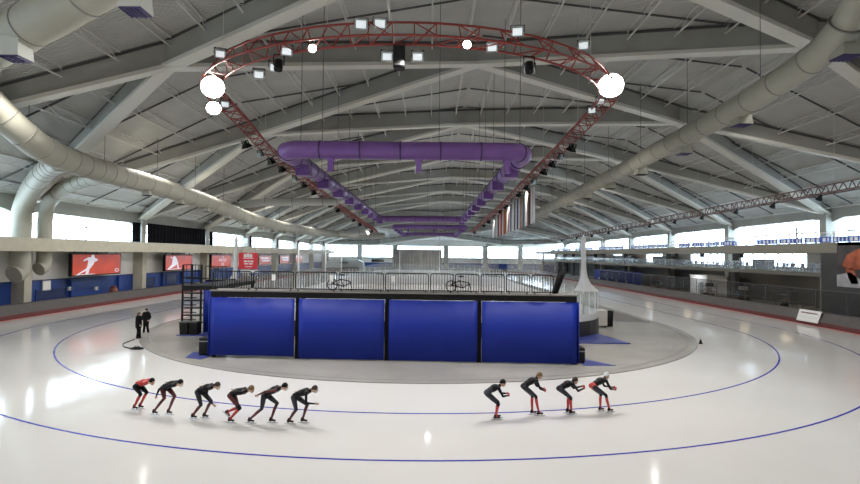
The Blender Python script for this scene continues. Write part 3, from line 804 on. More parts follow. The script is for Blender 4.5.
for y_, z_, lab in ((54.9, 1.6, 'white fire hose box on the blue left wall, left of the small post'), (59.3, 1.35, 'smaller white box low on the blue left wall')):
    t = thing('hose_box', lab, 'box', (XW, y_, z_))
    b = MB(); b.box(XW, XW+.25, y_, y_+.45, z_, z_+.4); b.build('case', 'white_paint', t, bevel=.03); b = MB(); b.tube([(XW+.28, y_+.2, z_+.2), (XW+.3, y_+.25, z_+.2)], .12, 12); b.build('dial', 'grey_metal', t)
t = thing('waste_bin', 'brown bin standing against the blue left wall under the first screen', 'bin', (-37.3, 61.6, 0))
b = MB(); b.tube([(-37.3, 61.6, 0), (-37.3, 61.6, .3), (-37.3, 61.6, 1.2), (-37.3, 61.6, 1.5)], [.34, .45, .48, .3], 16); b.build('bin_body', 'stand_brown', t)
b = MB(); b.ell((-37.3, 61.6, 1.5), (.34, .34, .25)); b.build('lid', 'maroon', t)

# ------------------------------------------------------------------ the blue draped stand
ROT = -.038
BX0, BX1, BY = -12.0, 7.85, 28.4
ZD = 3.36
def fy(x): return BY+ROT*(x-BX0)*1.2+.25
t = thing('spectator_stand', 'long raised black platform with blue curtains hung round it in the infield', 'platform', (-2, 30, 0))
b = MB(); D = 1.7
b.hexa([(BX0, fy(BX0)+.02, ZD), (BX1, fy(BX1)+.02, ZD), (BX1, fy(BX1)+D, ZD), (BX0, fy(BX0)+D, ZD)], [(BX0, fy(BX0)+.02, ZD+.32), (BX1, fy(BX1)+.02, ZD+.32), (BX1, fy(BX1)+D, ZD+.32), (BX0, fy(BX0)+D, ZD+.32)])
b.build('fascia', 'black', t)
b = MB(); b.hexa([(BX0-.05, fy(BX0)-.08, ZD+.32), (BX1+.05, fy(BX1)-.08, ZD+.32), (BX1+.05, fy(BX1)+D, ZD+.32), (BX0-.05, fy(BX0)+D, ZD+.32)], [(BX0-.05, fy(BX0)-.08, ZD+.39), (BX1+.05, fy(BX1)-.08, ZD+.39), (BX1+.05, fy(BX1)+D, ZD+.39), (BX0-.05, fy(BX0)+D, ZD+.39)]); b.build('deck_board', 'deckboard', t)
XJ = [-11.85, -7.22, -2.3, 2.7, 7.78]
for x in XJ:
    for dy in (.22, D-.2):
        b = MB(); y_ = fy(x)+dy; b.box(x-.07, x+.07, y_+.04, y_+.06, 0, ZD); b.bar((x-.09, y_, 0), (x-.09, y_, ZD), .05); b.bar((x+.09, y_, 0), (x+.09, y_, ZD), .05)
        for i in range(9): z_ = .15+i*.4; b.bar((x-.09, y_, z_), (x+.09, y_, z_+.2), .035); b.bar((x+.09, y_, z_+.2), (x-.09, y_, z_+.4), .035)
        b.build('leg', 'blackp', t)
labs = ['leftmost of the four blue front curtains on the platform', 'second blue front curtain from the left on the platform', 'third blue front curtain from the left on the platform', 'rightmost of the four blue front curtains on the platform']
for i in range(4):
    xa, xb = XJ[i]+(.12 if i else -.15), XJ[i+1]-(.12 if i < 3 else -.06)
    drape('stand_curtain', labs[i], 'curtain', (xa, fy(xa), 0), (xb, fy(xb), 0), .10+.1*(i == 0), ZD-.02, 'curtain', 3, .022, .03, 'blue curtains round the platform')
drape('stand_curtain', 'blue curtain on the right end of the platform', 'curtain', (7.95, fy(7.85)+.1, 0), (7.95, fy(7.85)+D, 0), .1, ZD-.02, 'curtain', 5, .05, .03, 'blue curtains round the platform')
drape('stand_curtain', 'blue curtain on the left end of the platform', 'curtain', (-12.15, fy(-12)+D, 0), (-12.15, fy(-12)+.1, 0), .1, ZD-.02, 'curtain', 5, .05, .03, 'blue curtains round the platform')
# small black equipment boxes at the corners
for x, y_, w_, h_, lab in ((-12.6, 29.6, .5, 1.0, 'black equipment box at the left foot of the blue platform'), (8.25, 28.6, .36, .85, 'black equipment box at the right foot of the blue platform')):
    t = thing('equipment_box', lab, 'box', (x, y_, .03))
    b = MB(); b.box(x-w_/2, x+w_/2, y_-.4, y_+.4, .1, h_); b.build('case', 'blackp', t, bevel=.03)
    b = MB(); b.box(x-w_/2-.02, x+w_/2+.02, y_-.42, y_+.42, h_-.2, h_-.14); b.build('rim', 'grey_metal', t)
    for sx in (-1, 1):
        for sy in (-1, 1): b = MB(); b.ell((x+sx*w_*.35, y_+sy*.3, .08), .05); b.build('castor', 'black', t)
# barriers along the front
ZB = ZD+.4
edges = [209, 251, 294, 338, 385, 430, 454.5, 480, 505, 530, 553]
def xpx(px): return (px-430)/520.5*28.3
el = ['first', 'second', 'third', 'fourth', 'fifth', 'sixth', 'seventh', 'eighth', 'ninth', 'tenth']
for i in range(10):
    xa, xb = xpx(edges[i])+.06, xpx(edges[i+1])-.06
    y_ = fy(xa)+.12; yb = fy(xb)+.12; h_ = 1.02
    t = thing('crowd_barrier', 'black steel crowd barrier, %s from the left along the platform front' % el[i], 'barrier', ((xa+xb)/2, (y_+yb)/2, ZB-.01), 'crowd barriers along the platform front')
    b = MB(); r_ = .12
    P = [(xa, y_, ZB+.1), (xa, y_, ZB+h_-r_), (xa+.03, y_, ZB+h_-.04), (xa+r_, y_, ZB+h_), (xb-r_, yb, ZB+h_), (xb-.03, yb, ZB+h_-.04), (xb, yb, ZB+h_-r_), (xb, yb, ZB+.1), (xa, y_, ZB+.1)]
    b.tube(P, .03, 8); b.build('frame', 'black', t)
    b = MB(); n = max(8, int((xb-xa)/.135))
    for k in range(1, n): u = k/n; x = xa+(xb-xa)*u; yy = y_+(yb-y_)*u; b.tube([(x, yy, ZB+.1), (x, yy, ZB+h_)], .017, 6)
    b.build('bars', 'black', t)
    for x, yy in ((xa+.15, y_), (xb-.15, yb)):
        b = MB(); b.bar((x, yy-.16, ZB), (x, yy+.25, ZB), .04); b.bar((x, yy, ZB), (x, yy, ZB+.1), .04); b.build('foot', 'black', t)
# leaning stack of folded barriers at the right end
for i in range(4):
    x0 = 6.85+i*.1; y0 = fy(7)+.6+i*.12
    t = thing('folded_barrier', 'folded black barrier leaning at the right end of the platform', 'barrier', (x0, y0, ZB-.01), 'folded barriers leaning at the right end')
    b = MB(); P = [(x0-.1, y0, ZB), (x0+.35, y0, ZB+1.2), (x0+.45, y0+.8, ZB+1.3), (x0+.0, y0+.8, ZB), (x0-.1, y0, ZB)]; b.tube(P, .03, 6); b.build('frame', 'black', t)
    b = MB()
    for k in range(1, 12): u = k/12; b.tube([V(P[0]).lerp(V(P[3]), u), V(P[1]).lerp(V(P[2]), u)], .015, 6)
    b.build('bars', 'black', t)
# tilted frames behind the railing (two folding bikes / trainers)
for cx, lab, fl in ((-4.9, 'black exercise bike standing on the left half of the platform', 1), (1.75, 'black exercise bike standing on the right half of the platform', -1)):
    y_ = fy(cx)+.9
    t = thing('exercise_bike', lab, 'exercise bike', (cx, y_, ZB-.01))
    z = ZB
    b = MB(); b.tube([(cx-.55, y_, z+.38), (cx-.1, y_, z+.62), (cx+.45, y_, z+.5), (cx+.55, y_, z+.1)], .03, 8); b.tube([(cx-.1, y_, z+.62), (cx+.1, y_, z+.22), (cx+.5, y_, z+.45)], .03, 8); b.tube([(cx-.55, y_, z+.38), (cx+.1, y_, z+.22)], .03, 8); b.build('frame', 'black', t)
    b = MB(); b.tube([(cx-.55+.29*math.cos(a), y_, z+.32+.29*math.sin(a)) for a in [2*PI*i/20 for i in range(21)]], .03, 6); b.tube([(cx-.84, y_, z+.32), (cx-.26, y_, z+.32)], .02, 6); b.build('flywheel', 'blackp', t)
    b = MB(); b.ell((cx+.0, y_, z+.86), (.17, .09, .045)); b.tube([(cx-.05, y_, z+.6), (cx, y_, z+.84)], .02, 6); b.build('saddle', 'black', t)
    b = MB(); b.tube([(cx-.5, y_, z+.4), (cx-.42, y_, z+.95), (cx-.62, y_-.2, z+1.0)], .02, 6); b.tube([(cx-.42, y_, z+.95), (cx-.62, y_+.2, z+1.0)], .02, 6); b.build('handlebar', 'black', t)
    b = MB(); b.bar((cx-.55, y_-.25, z+.02), (cx-.55, y_+.25, z+.02), .05); b.bar((cx+.55, y_-.25, z+.02), (cx+.55, y_+.25, z+.02), .05); b.build('base_bar', 'black', t)
# small white notices on the railing
for x, z0, lab in ((-8.55, ZB+.55, 'small white notice tied to the railing below the red sign'), (-1.98, ZB+.55, 'small white notice tied to the railing at the centre'), (-5.35, ZB+.55, 'small white notice tied to the railing left of centre')):
    b = MB(); b.box(x-.1, x+.1, fy(x)+.07, fy(x)+.09, z0, z0+.32); tag(b.build('notice', 'white_paint', origin=(x, fy(x)+.08, z0)), lab, 'notice')

# rear stair tower on the left
t = thing('metal_stair', 'black open metal stair with shelves of treads at the left rear of the platform', 'stair', (-16.6, 37.4, .03))
zt = 4.0
for x, y_ in ((-17.45, 36.9), (-16.15, 36.9), (-17.45, 38.3), (-16.15, 38.3)):
    b = MB(); b.bar((x, y_, .03), (x, y_, zt+.9), .11); b.build('post', 'black', t)
for i in range(7):
    z_ = .75+i*.52; b = MB(); b.box(-17.45, -16.15, 36.95+i*.05, 37.5+i*.12, z_, z_+.07); b.box(-17.4, -16.5, 36.95, 36.99, z_-.28, z_-.22); b.build('tread', 'blackp', t)
b = MB()
for z_ in (zt, zt+.45, zt+.9): b.bar((-17.45, 36.9, z_), (-16.15, 36.9, z_), .05); b.bar((-17.45, 36.9, z_), (-17.45, 38.3, z_), .05)
for x in (-17.2, -16.9, -16.6, -16.35): b.bar((x, 36.9, zt), (x, 36.9, zt+.9), .03)
b.build('handrail', 'black', t)
t = thing('stair_tower', 'narrow blue draped tower beside the black stair behind the platform', 'tower', (-15.3, 38, .03))
b = MB(); b.box(-16.0, -14.5, 37.2, 39, 3.7, 3.85); b.build('top_board', 'black', t)
for x, y_ in ((-15.95, 37.25), (-14.55, 37.25), (-15.95, 38.95), (-14.55, 38.95)): b = MB(); b.bar((x, y_, .03), (x, y_, 3.7), .06); b.build('post', 'grey_metal', t)
b = MB()
for x in [-16+.3*i for i in range(6)]: b.bar((x, 37.2, 3.85), (x, 37.2, 4.8), .03)
b.bar((-16, 37.2, 4.8), (-14.5, 37.2, 4.8), .05); b.build('handrail', 'black', t)
drape('tower_curtain', 'narrow blue curtain on the tower beside the black stair', 'curtain', (-16.05, 37.1, 0), (-14.45, 37.1, 0), .12, 3.7, 'curtain', 4, .04, .03)
t = thing('gangway', 'black gangway joining the blue tower to the platform', 'gangway', (-13.4, 34, .03))
b = MB(); b.box(-14.4, -12.4, 30.4, 37.1, 3.6, 3.84); b.build('walkway', 'black', t)
for x, y_ in ((-12.45, 30.6), (-14.3, 36.8), (-12.5, 36.8)): b = MB(); b.bar((x, y_, .03), (x, y_, 3.6), .07); b.build('leg', 'black', t)
for i, (x, y_) in enumerate(((-16.95, 36.3), (-16.3, 36.35))):
    t = thing('storage_crate', ['grey lidded crate at the foot of the black stair, left one', 'grey lidded crate at the foot of the black stair, right one'][i], 'crate', (x, y_, .03))
    b = MB(); b.hexa([(x-.24, y_-.25, .03), (x+.24, y_-.25, .03), (x+.24, y_+.25, .03), (x-.24, y_+.25, .03)], [(x-.28, y_-.3, .92), (x+.28, y_-.3, .92), (x+.28, y_+.3, .92), (x-.28, y_+.3, .92)]); b.build('bin_body', 'blackp', t)
    b = MB(); b.box(x-.3, x+.3, y_-.32, y_+.32, .92, 1.0); b.build('lid', 'rod', t)
# mats
def flat(name, label, P, z0, z1, m, cat='mat'):
    b = MB(); b.hexa([(x, y_, z0) for x, y_ in P], [(x, y_, z1) for x, y_ in P])
    cx = sum(p[0] for p in P)/len(P); cy = sum(p[1] for p in P)/len(P)
    return tag(b.build(name, m, origin=(cx, cy, z0)), label, cat)
flat('floor_mat', 'flat blue mat on the concrete left of the platform', [(-17.4, 36.0), (-14.6, 38.6), (-13.0, 38.6), (-13.0, 35.7)], .03, .10, 'mat_blue')
flat('floor_mat', 'large flat blue mat on the concrete right of the platform', [(9.2, 34.6), (13.35, 34.6), (12.2, 40.3), (9.2, 42.5)], .03, .10, 'mat_blue')
flat('floor_mat', 'small blue mat at the right corner of the platform', [(8.2, 27.6), (9.9, 27.7), (8.6, 29.6), (8.2, 29.6)], .03, .05, 'mat_blue')
flat('floor_mat', 'small blue mat at the left corner of the platform', [(-13.3, 28.6), (-12.2, 28.1), (-12.2, 30), (-13.6, 30.2)], .03, .05, 'mat_blue')

# ------------------------------------------------------------------ hockey rink behind the stand
def rrect(x0, x1, y0, y1, r_, n=8):
    P = []
    for cx, cy, a0 in ((x0+r_, y0+r_, PI), (x1-r_, y0+r_, 1.5*PI), (x1-r_, y1-r_, 0), (x0+r_, y1-r_, .5*PI)):
        for i in range(n+1): a = a0+PI/2*i/n; P.append((cx+r_*math.cos(a), cy+r_*math.sin(a)))
    return P
def loop_wall(b, P, z0, z1, th, mi=0):
    n = len(P); cx = sum(p[0] for p in P)/n; cy = sum(p[1] for p in P)/n
    Q = []
    for i, p in enumerate(P):
        a, c = V(P[i-1]), V(P[(i+1) % n]); d = (c-a).normalized(); Q.append((p[0]-d.y*th, p[1]+d.x*th))
    vs = [(x, y_, z) for z in (z0, z1) for W_ in (P, Q) for x, y_ in W_]; fs = []
    for i in range(n):
        j = (i+1) % n; fs += [(i, j, 2*n+j, 2*n+i), (n+i, 3*n+i, 3*n+j, n+j), (2*n+i, 2*n+j, 3*n+j, 3*n+i), (i, n+i, n+j, j)]
    b.add(vs, fs, mi)
for (x0, x1, y0, y1, lab, near) in ((-15.2, 13.2, 36.2, 103, 'nearer hockey rink enclosure of boards and clear glass', True), (-15.2, 13.2, 108, 158, 'farther hockey rink enclosure of boards and clear glass', False)):
    P = rrect(x0, x1, y0, y1, 6 if not near else 5.5)
    t = thing('hockey_rink', lab, 'rink', ((x0+x1)/2, (y0+y1)/2, .03))
    b = MB(); b.hexa([(x, y_, .03) for x, y_ in P], [(x, y_, .07) for x, y_ in P]); b.build('rink_ice', 'ice', t)
    b = MB(); loop_wall(b, P, .03, 1.15, .1); b.build('boards', 'board_w', t)
    if near:
        b = MB(); Q = [q for q in P if q[1] < 46]; i0 = [i for i in range(len(P)) if P[i][1] > 60][0]
        Q = [(P[-1][0], 46)]+P[:i0-1]+[(P[i0-1][0], P[i0-1][1]), (P[i0-1][0], 46)]
        Q = [(a+(.03 if a > 0 else -.03), c-.03) for a, c in Q]
        for a, c in zip(Q, Q[1:]): b.bar((a[0], a[1], .6), (c[0], c[1], .6), .05, 1.1)
        b.build('black_cover', 'board', t)
    b = MB(); loop_wall(b, P, 1.15, 1.62 if near else 1.3, .09); b.build('kick_rail', 'board_w' if near else 'mat_blue', t)
    b = MB(); loop_wall(b, P, 1.62, 3.1, .02) if near else loop_wall(b, P, 1.3, 2.9, .02); b.build('glass_panels', 'rink_glass', t)
    b = MB()
    n = len(P)
    for i in range(n):
        a, c = V((*P[i], 0)), V((*P[(i+1) % n], 0)); m = max(1, int((c-a).length/3))
        for k in range(m): p = a.lerp(c, k/m); b.bar(p+V((0,0,1.15)), p+V((0,0,3.1)), .045)
    b.each('glass_post', 'white_paint', t)
# blue padded screens round the far rink
for i, (xa, xb, y_) in enumerate(((-13, -1, 105), (1.5, 12, 105), (-12, 12, 160))):
    b = MB(); b.box(xa, xb, y_, y_+.3, .03, 1.5-.4*(i == 2)); tag(b.build('padded_screen', 'mat_blue', origin=((xa+xb)/2, y_, .03)), ['blue padded screen between the two rinks, left one', 'blue padded screen between the two rinks, right one', 'blue padded screen beyond the far rink'][i], 'screen')
# safety nets: gathered on corner poles
def gathered_net(x, y_, ztop, zb, rt_, rb, dx, lab):
    t = thing('safety_net', lab, 'net', (x, y_, zb))
    b = MB(); n = 28; vs = []; m = 9
    for j in range(m):
        u = j/(m-1); z = ztop+(zb-ztop)*u; r_ = rt_+(rb-rt_)*(u**7)
        for i in range(n):
            a = 2*PI*i/n; rr = r_*(1+.18*math.sin(a*7+u*2)); vs.append((x+dx*u**7+rr*math.cos(a), y_+rr*math.sin(a)*.8, z))
    fs = [(j*n+i, j*n+(i+1) % n, (j+1)*n+(i+1) % n, (j+1)*n+i) for j in range(m-1) for i in range(n)]
    b.add(vs, fs, 0, True); b.build('netting', 'net_dense', t)
    b = MB(); b.tube([(x, y_, zb-2.), (x, y_, ztop+.15)], .06, 10); b.build('pole', 'white_paint', t)
gathered_net(11.8, 40.0, 7.3, 3.15, .17, .85, .25, 'white safety net gathered on the pole at the right rink corner')
gathered_net(-14.9, 40.0, 6.9, 3.15, .13, .5, -.45, 'white safety net gathered on the pole at the left rink corner')
def net_sheet(xa, ya, xb, yb, z0, z1, lab, m='net'):
    b = MB(); p, q = V((xa, ya, 0)), V((xb, yb, 0)); L_ = (q-p).length; n = 24; vs = []
    d = (q-p).normalized(); nr = V((d.y, -d.x, 0))
    for dz in (-.01, .01):
        for z in (z0, z1):
            for i in range(n+1): vs.append(p.lerp(q, i/n)+nr*(.12*math.sin(i*1.3)+dz)+V((0,0,z)))
    k = n+1; fs = [(i, i+1, k+i+1, k+i) for i in range(n)]+[(2*k+i, 3*k+i, 3*k+i+1, 2*k+i+1) for i in range(n)]
    b.add(vs, fs, 0, True); t = tag(b.build('safety_net', m, origin=tuple(p.lerp(q, .5)+V((0,0,z0)))), lab, 'net')
net_sheet(-15.1, 41, -15.1, 88, 3.1, 6.6, 'thin white safety net along the left side of the near rink')
net_sheet(13.1, 60, 13.1, 88, 3.1, 6.6, 'thin white safety net along the right side of the near rink')
net_sheet(-10, 103.05, 12, 103.05, 3.1, 7.0, 'thin white safety net across the far end of the near rink')
# bundled white sheets beyond the rink
for i, (x, y_, w_) in enumerate(((9.5, 96, 3.2), (15.5, 99, 4.4), (21, 103, 4.4))):
    drape('hanging_sheet', ['left white sheet hanging behind the rink on the right', 'middle white sheet hanging behind the rink on the right', 'right white sheet hanging behind the rink on the right'][i], 'sheet', (x, y_, 0), (x+w_, y_, 0), 2.6, 6.6, 'net', 6, .15)
# posts
for i, (x, y_, z1) in enumerate(((1.9, 103.6, 9.4), (-6.0, 103.6, 7.0), (-15.6, 62, 7.), (-15.6, 78, 6.8), (-15.6, 92, 6.8))):
    t = thing('net_pole', ['tall thin white pole at the end of the near rink, right of centre', 'thin white pole at the end of the near rink, left of centre', 'white pole right of the red sign', 'white pole on the left side of the near rink', 'white pole at the far left corner of the near rink'][i], 'pole', (x, y_, .05))
    b = MB(); b.tube([(x, y_, .05), (x, y_, z1)], .09, 10); b.build('shaft', 'white_paint', t); b = MB(); b.tube([(x, y_, .05), (x, y_, .25)], .2, 10); b.build('base', 'grey_metal', t)
# red sign on the left rink glass
sx0, sx1, sy, sz0, sz1 = -14.75, -13.3, 40.2, 4.55, 5.8
t = thing('hanging_sign', 'bright red sign with white lettering beside the left net pole', 'sign', ((sx0+sx1)/2, sy, sz0))
b = MB(); b.box(sx0, sx1, sy, sy+.08, sz0, sz1); f_ = b.build('panel', 'sign_red', t)
b = MB()
for u0, u1, v0, v1 in ((.27, .42, .72, .92), (.44, .56, .72, .95), (.58, .72, .72, .92), (.24, .78, .64, .69), (.28, .45, .42, .52), (.48, .6, .42, .52), (.63, .78, .42, .52), (.3, .5, .28, .36), (.55, .75, .28, .36), (.34, .72, .12, .17)):
    b.box(sx0+(sx1-sx0)*u0, sx0+(sx1-sx0)*u1, sy-.012, sy+.01, sz0+(sz1-sz0)*v0, sz0+(sz1-sz0)*v1)
b.each('lettering', 'white_paint', f_)
b = MB(); b.box(sx0+.15, sx1+.05, sy, sy+.06, sz0-.28, sz0-.1); b.build('lower_strip', 'white_paint', t)
b = MB(); b.bar((sx0+.2, sy+.05, sz1), (sx0+.2, sy+.05, 7), .02); b.bar((sx1-.2, sy+.05, sz1), (sx1-.2, sy+.05, 7), .02); b.bar((sx0-.2, sy+.05, 7), (sx1+.2, sy+.05, 7), .04); b.build('hanging_wire', 'rod', t)
# cart and bin right of the rink
t = thing('service_cart', 'off white box cart standing at the right rink corner', 'cart', (13.9, 42.6, .03))
b = MB(); b.box(13.45, 14.45, 42.3, 43.5, .2, 1.45); b.build('cabinet', 'cart', t, bevel=.03)
b = MB(); b.box(13.15, 13.43, 42.4, 43.4, .3, 1.35); b.build('side_panel', 'ledge', t)
for x in (13.6, 14.3):
    for y_ in (42.5, 43.3): b = MB(); b.tube([(x-.04, y_, .13), (x+.04, y_, .13)], .1, 12); b.build('wheel', 'black', t)
t = thing('waste_bin', 'black bin standing right of the off white cart', 'bin', (14.95, 43.4, .03))
b = MB(); b.tube([(14.95, 43.4, .03), (14.95, 43.4, 1.25)], [.3, .36], 14); b.build('bin_body', 'blackp', t); b = MB(); b.ell((14.95, 43.4, 1.25), (.37, .37, .12)); b.build('lid', 'black', t)
# far end curtain, white vehicle
drape('end_curtain', 'wide dark grey curtain hanging at the far end of the hall', 'curtain', (-13.0, 188, 0), (4.3, 188, 0), -.0, 7.6, 'grey_curtain', 16, .15)
t = thing('ice_resurfacer', 'white ice resurfacing vehicle shape parked by the far left end', 'vehicle', (-36, 183, 0))
b = MB(); P = [(-41, 0.6), (-41, 3.5), (-38.5, 4.4), (-30.5, 4.4), (-28.3, 3.2), (-27.8, .6)]; P = [(x+5, z*.9) for x, z in P]
b.hexa([(x, 181.5, z) for x, z in P], [(x, 184.5, z) for x, z in P]); b.build('body', 'white_paint', t, bevel=.1)
b = MB(); b.box(-31.5, -28.5, 181.4, 181.55, 2.4, 2.9); b.build('lettering', 'grey_metal', t)
for x in (-33.5, -25.5): b = MB(); b.tube([(x, 181.4, .5), (x, 184.6, .5)], .5, 14); b.build('wheel', 'black', t)
t = thing('wall_panel', 'small dark louvred panel on the far wall left of the grey curtain', 'panel', (-20, YF-.1, 2.9))
b = MB(); b.box(-21.6, -17, YF-.2, YF, 2.85, 3.9); b.build('frame', 'rod', t)
b = MB()
for i in range(5): b.box(-21.4+i*.9, -20.8+i*.9, YF-.25, YF-.15, 3.0, 3.75)
b.build('louvres', 'black', t)

# ------------------------------------------------------------------ right side concourse things
def railing(name, label, X_, y0, y1, z0, h_, step, post, glass):
    t = thing(name, label, 'railing', (X_, (y0+y1)/2, z0))
    b = MB(); n = int((y1-y0)/step)
    for i in range(n+1): y_ = y0+(y1-y0)*i/n; b.bar((X_, y_, z0), (X_, y_, z0+h_), .07)
    b.each('post', post, t)
    b = MB(); b.bar((X_, y0, z0+h_), (X_, y1, z0+h_), .07); b.build('top_rail', post, t)
    b = MB(); b.box(X_-.01, X_+.01, y0, y1, z0+.08, z0+h_-.05); b.build('glass', glass, t)
    return t
railing('glass_railing', 'glass railing with pale posts along the middle concourse floor', XE+.7, 46.5, 170, 4.38, 1.05, 2.4, 'grey_metal', 'rail_glass')
t = railing('glass_railing', 'glass railing along the top concourse floor carrying the blue banners', XE+.15, 46.5, 180, 7.42, 1.0, 3.9, 'white_paint', 'rail_glass')
bn = 0
y_ = 46.8
while y_ < 165:
    if bn % 5 != 4:
        r = thing('rail_banner', 'blue and white banner tied along the top concourse railing', 'banner', (XE+.08, y_+1.8, 7.5), 'blue banners along the top concourse railing')
        b = MB(); b.box(XE+.04, XE+.08, y_, y_+3.6, 7.44, 7.98); b.build('banner_cloth', 'mat_banner' if 0 else 'banner_blue', r) if 0 else None
        M.get('banner_blue') or M.setdefault('banner_blue', mat('banner_blue_cloth', (.03, .10, .50), .5))
        b.build('banner_cloth', 'banner_blue', r)
        b = MB(); u = y_+.2
        while u < y_+3.3:
            w_ = random.uniform(.15, .5); b.box(XE+.025, XE+.045, u, u+w_, 7.52, 7.88); u += w_+random.uniform(.15, .5)
        b.each('lettering', 'white_paint', r)
    bn += 1; y_ += 3.9
railing('screen_fence', 'tall dark glass fence with grey posts behind the right hand pads', 36.6, 42, 112, 0, 2.9, 3.6, 'rod', 'fence_glass')
# wall lamps on the ground floor
for i, (y_, z_) in enumerate(((56.5, 3.75), (63.5, 3.75), (72, 3.75), (103, 3.75), (88, 3.75))):
    t = thing('ceiling_lamp', ['warm ceiling lamp under the right concourse, nearest', 'warm ceiling lamp under the right concourse, second', 'warm ceiling lamp under the right concourse, third', 'warm ceiling lamp under the right concourse, farthest', 'warm ceiling lamp under the right concourse, fourth'][i], 'lamp', (43.5, y_, z_))
    b = MB(); b.box(42.9, 44.1, y_-.6, y_+.6, 3.9, 3.98); b.build('housing', 'grey_metal', t); b = MB(); b.box(43., 44., y_-.5, y_+.5, 3.86, 3.9); b.build('diffuser', 'lamp_warm', t)
    spot((43.5, y_, 3.8), (45.5, y_, 0), 80, .3, 160, (1, .85, .6))
# lockers / blue containers
for i in range(4):
    y0 = 96+i*5.2
    t = thing('storage_container', 'blue corrugated container under the right concourse, %s from the near end' % ['first', 'second', 'third', 'fourth'][i], 'container', (37.8, y0+2.3, 0), 'blue containers under the right concourse')
    b = MB(); b.box(36.8, 39.2, y0, y0+4.7, .15, 2.9)
    for k in range(12): b.box(36.74, 36.8, y0+.1+k*.38, y0+.28+k*.38, .25, 2.8)
    b.build('shell', 'curtain', t); b = MB(); b.box(36.7, 36.74, y0+1.2, y0+1.6, .9, 1.3); b.build('placard', 'white_paint', t)
    for y2 in (y0+.3, y0+4.4): b = MB(); b.box(36.9, 39.1, y2-.1, y2+.1, 0, .16); b.build('skid', 'black', t)
# chairs and tables
def chair_proto(m, lab, cat, grp, loc):
    x, y_, z = loc; t = thing('chair', lab, cat, loc, grp)
    b = MB(); b.box(x-.22, x+.22, y_-.22, y_+.22, z+.42, z+.47); b.build('seat', m, t)
    b = MB(); b.box(x+.18, x+.22, y_-.21, y_+.21, z+.5, z+.92); b.build('backrest', m, t)
    for sx in (-.2, .2):
        for sy in (-.2, .2): b = MB(); b.bar((x+sx, y_+sy, z), (x+sx, y_+sy, z+.42), .03); b.build('leg', 'rod', t)
    return t
def table_proto(m, lab, grp, loc):
    x, y_, z = loc; t = thing('table', lab, 'table', loc, grp)
    b = MB(); b.box(x-.5, x+.5, y_-.7, y_+.7, z+.7, z+.75); b.build('tabletop', m, t)
    for sx in (-.42, .42):
        for sy in (-.6, .6): b = MB(); b.bar((x+sx, y_+sy, z), (x+sx, y_+sy, z+.7), .04); b.build('leg', 'rod', t)
    return t
M['seat_violet'] = mat('violet_fabric', (.16, .13, .28), .7)
mp1 = chair_proto('seat_violet', 'violet grey chair behind the middle concourse railing', 'chair', 'violet grey chairs on the middle concourse floor', (41.2, 50.2, 4.38))
mt1 = table_proto('rod', 'dark table behind the middle concourse railing', 'dark tables on the middle concourse floor', (42., 51., 4.38))
k = 0
for y_ in [50.2+1.45*i for i in range(28)]:
    for dx in (0, 1.5):
        if k: dup(mp1, (41.0+dx+random.uniform(-.1, .1), y_+random.uniform(-.15, .15), 4.38), random.uniform(-.4, .4)+(PI if dx else 0))
        k += 1
for y_ in [54+2.9*i for i in range(13)]: dup(mt1, (41.8, y_, 4.38), 0)
wp = chair_proto('wood', 'brown wooden chair behind the pads under the right concourse', 'chair', 'brown wooden chairs under the right concourse', (37.6, 80.5, 0))
for i in range(1, 12): dup(wp, (37.6+(i % 2)*.9, 80.5+i*.95, 0), random.uniform(-.3, .3))
# dark cabinets and people-height clutter on the middle floor
for i, (y_, w_, h_, m, lab) in enumerate(((51.5, 3.2, 1.6, 'blackp', 'large black cabinet on the middle concourse floor near the banner'), (68, 2.6, 1.3, 'rod', 'low dark counter on the middle concourse floor'), (98, 5, 1.6, 'rod', 'dark display case against the beige middle floor wall'), (118, 8, 1.7, 'rod', 'long dark shutter counter on the far middle floor'))):
    t = thing('cabinet', lab, 'cabinet', (43.6, y_, 4.38))
    b = MB(); b.box(43, 44.2, y_-w_/2, y_+w_/2, 4.45, 4.38+h_); b.build('body', m, t, bevel=.02)
    for s_ in (-1, 1): b = MB(); b.box(42.96, 43, y_+(0.03 if s_ > 0 else -w_/2+.05), y_+(w_/2-.05 if s_ > 0 else -.03), 4.55, 4.38+h_-.1); b.build('door', m, t)
# ground floor clutter: dark storage racks
for i, y_ in enumerate((58, 67, 75, 92)):
    t = thing('storage_rack', 'dark storage rack under the right concourse, %s one' % ['nearest', 'second', 'third', 'farthest'][i], 'rack', (40, y_, 0))
    for sx in (39.4, 40.6):
        for sy in (-1.3, 1.3): b = MB(); b.bar((sx, y_+sy, 0), (sx, y_+sy, 2.1), .06); b.build('post', 'rod', t)
    for z_ in (.3, 1.0, 1.7): b = MB(); b.box(39.4, 40.6, y_-1.3, y_+1.3, z_, z_+.05); b.build('shelf', 'rod', t)
    for k_, (z_, dy) in enumerate(((.35, -.8), (.35, .5), (1.05, 0), (1.75, -.5))):
        b = MB(); b.box(39.6, 40.4, y_+dy-.35, y_+dy+.35, z_, z_+.42)
        tag(b.build('storage_box', ['mid_wall', 'blackp', 'wood', 'rod'][(i+k_) % 4], origin=(40, y_+dy, z_)), 'box on the dark storage rack under the right concourse', 'box', 'boxes on the racks under the right concourse')
# white illuminated booth
t = thing('service_booth', 'bright white booth under the right concourse near the wooden chairs', 'booth', (42, 80, 0))
b = MB(); b.box(41.5, 44.5, 78, 83, 0, 3.0); b.build('walls', 'white_paint', t); b = MB(); b.box(41.45, 41.5, 79, 80, .1, 2.1); b.build('door', 'grey_metal', t); b = MB(); b.box(41.4, 44.6, 77.9, 83.1, 3.0, 3.1); b.build('roof_panel', 'white_paint', t)
spot((40.2, 80.5, 3.7), (42, 80.5, 1), 200, .3, 150, (.95, .97, 1))
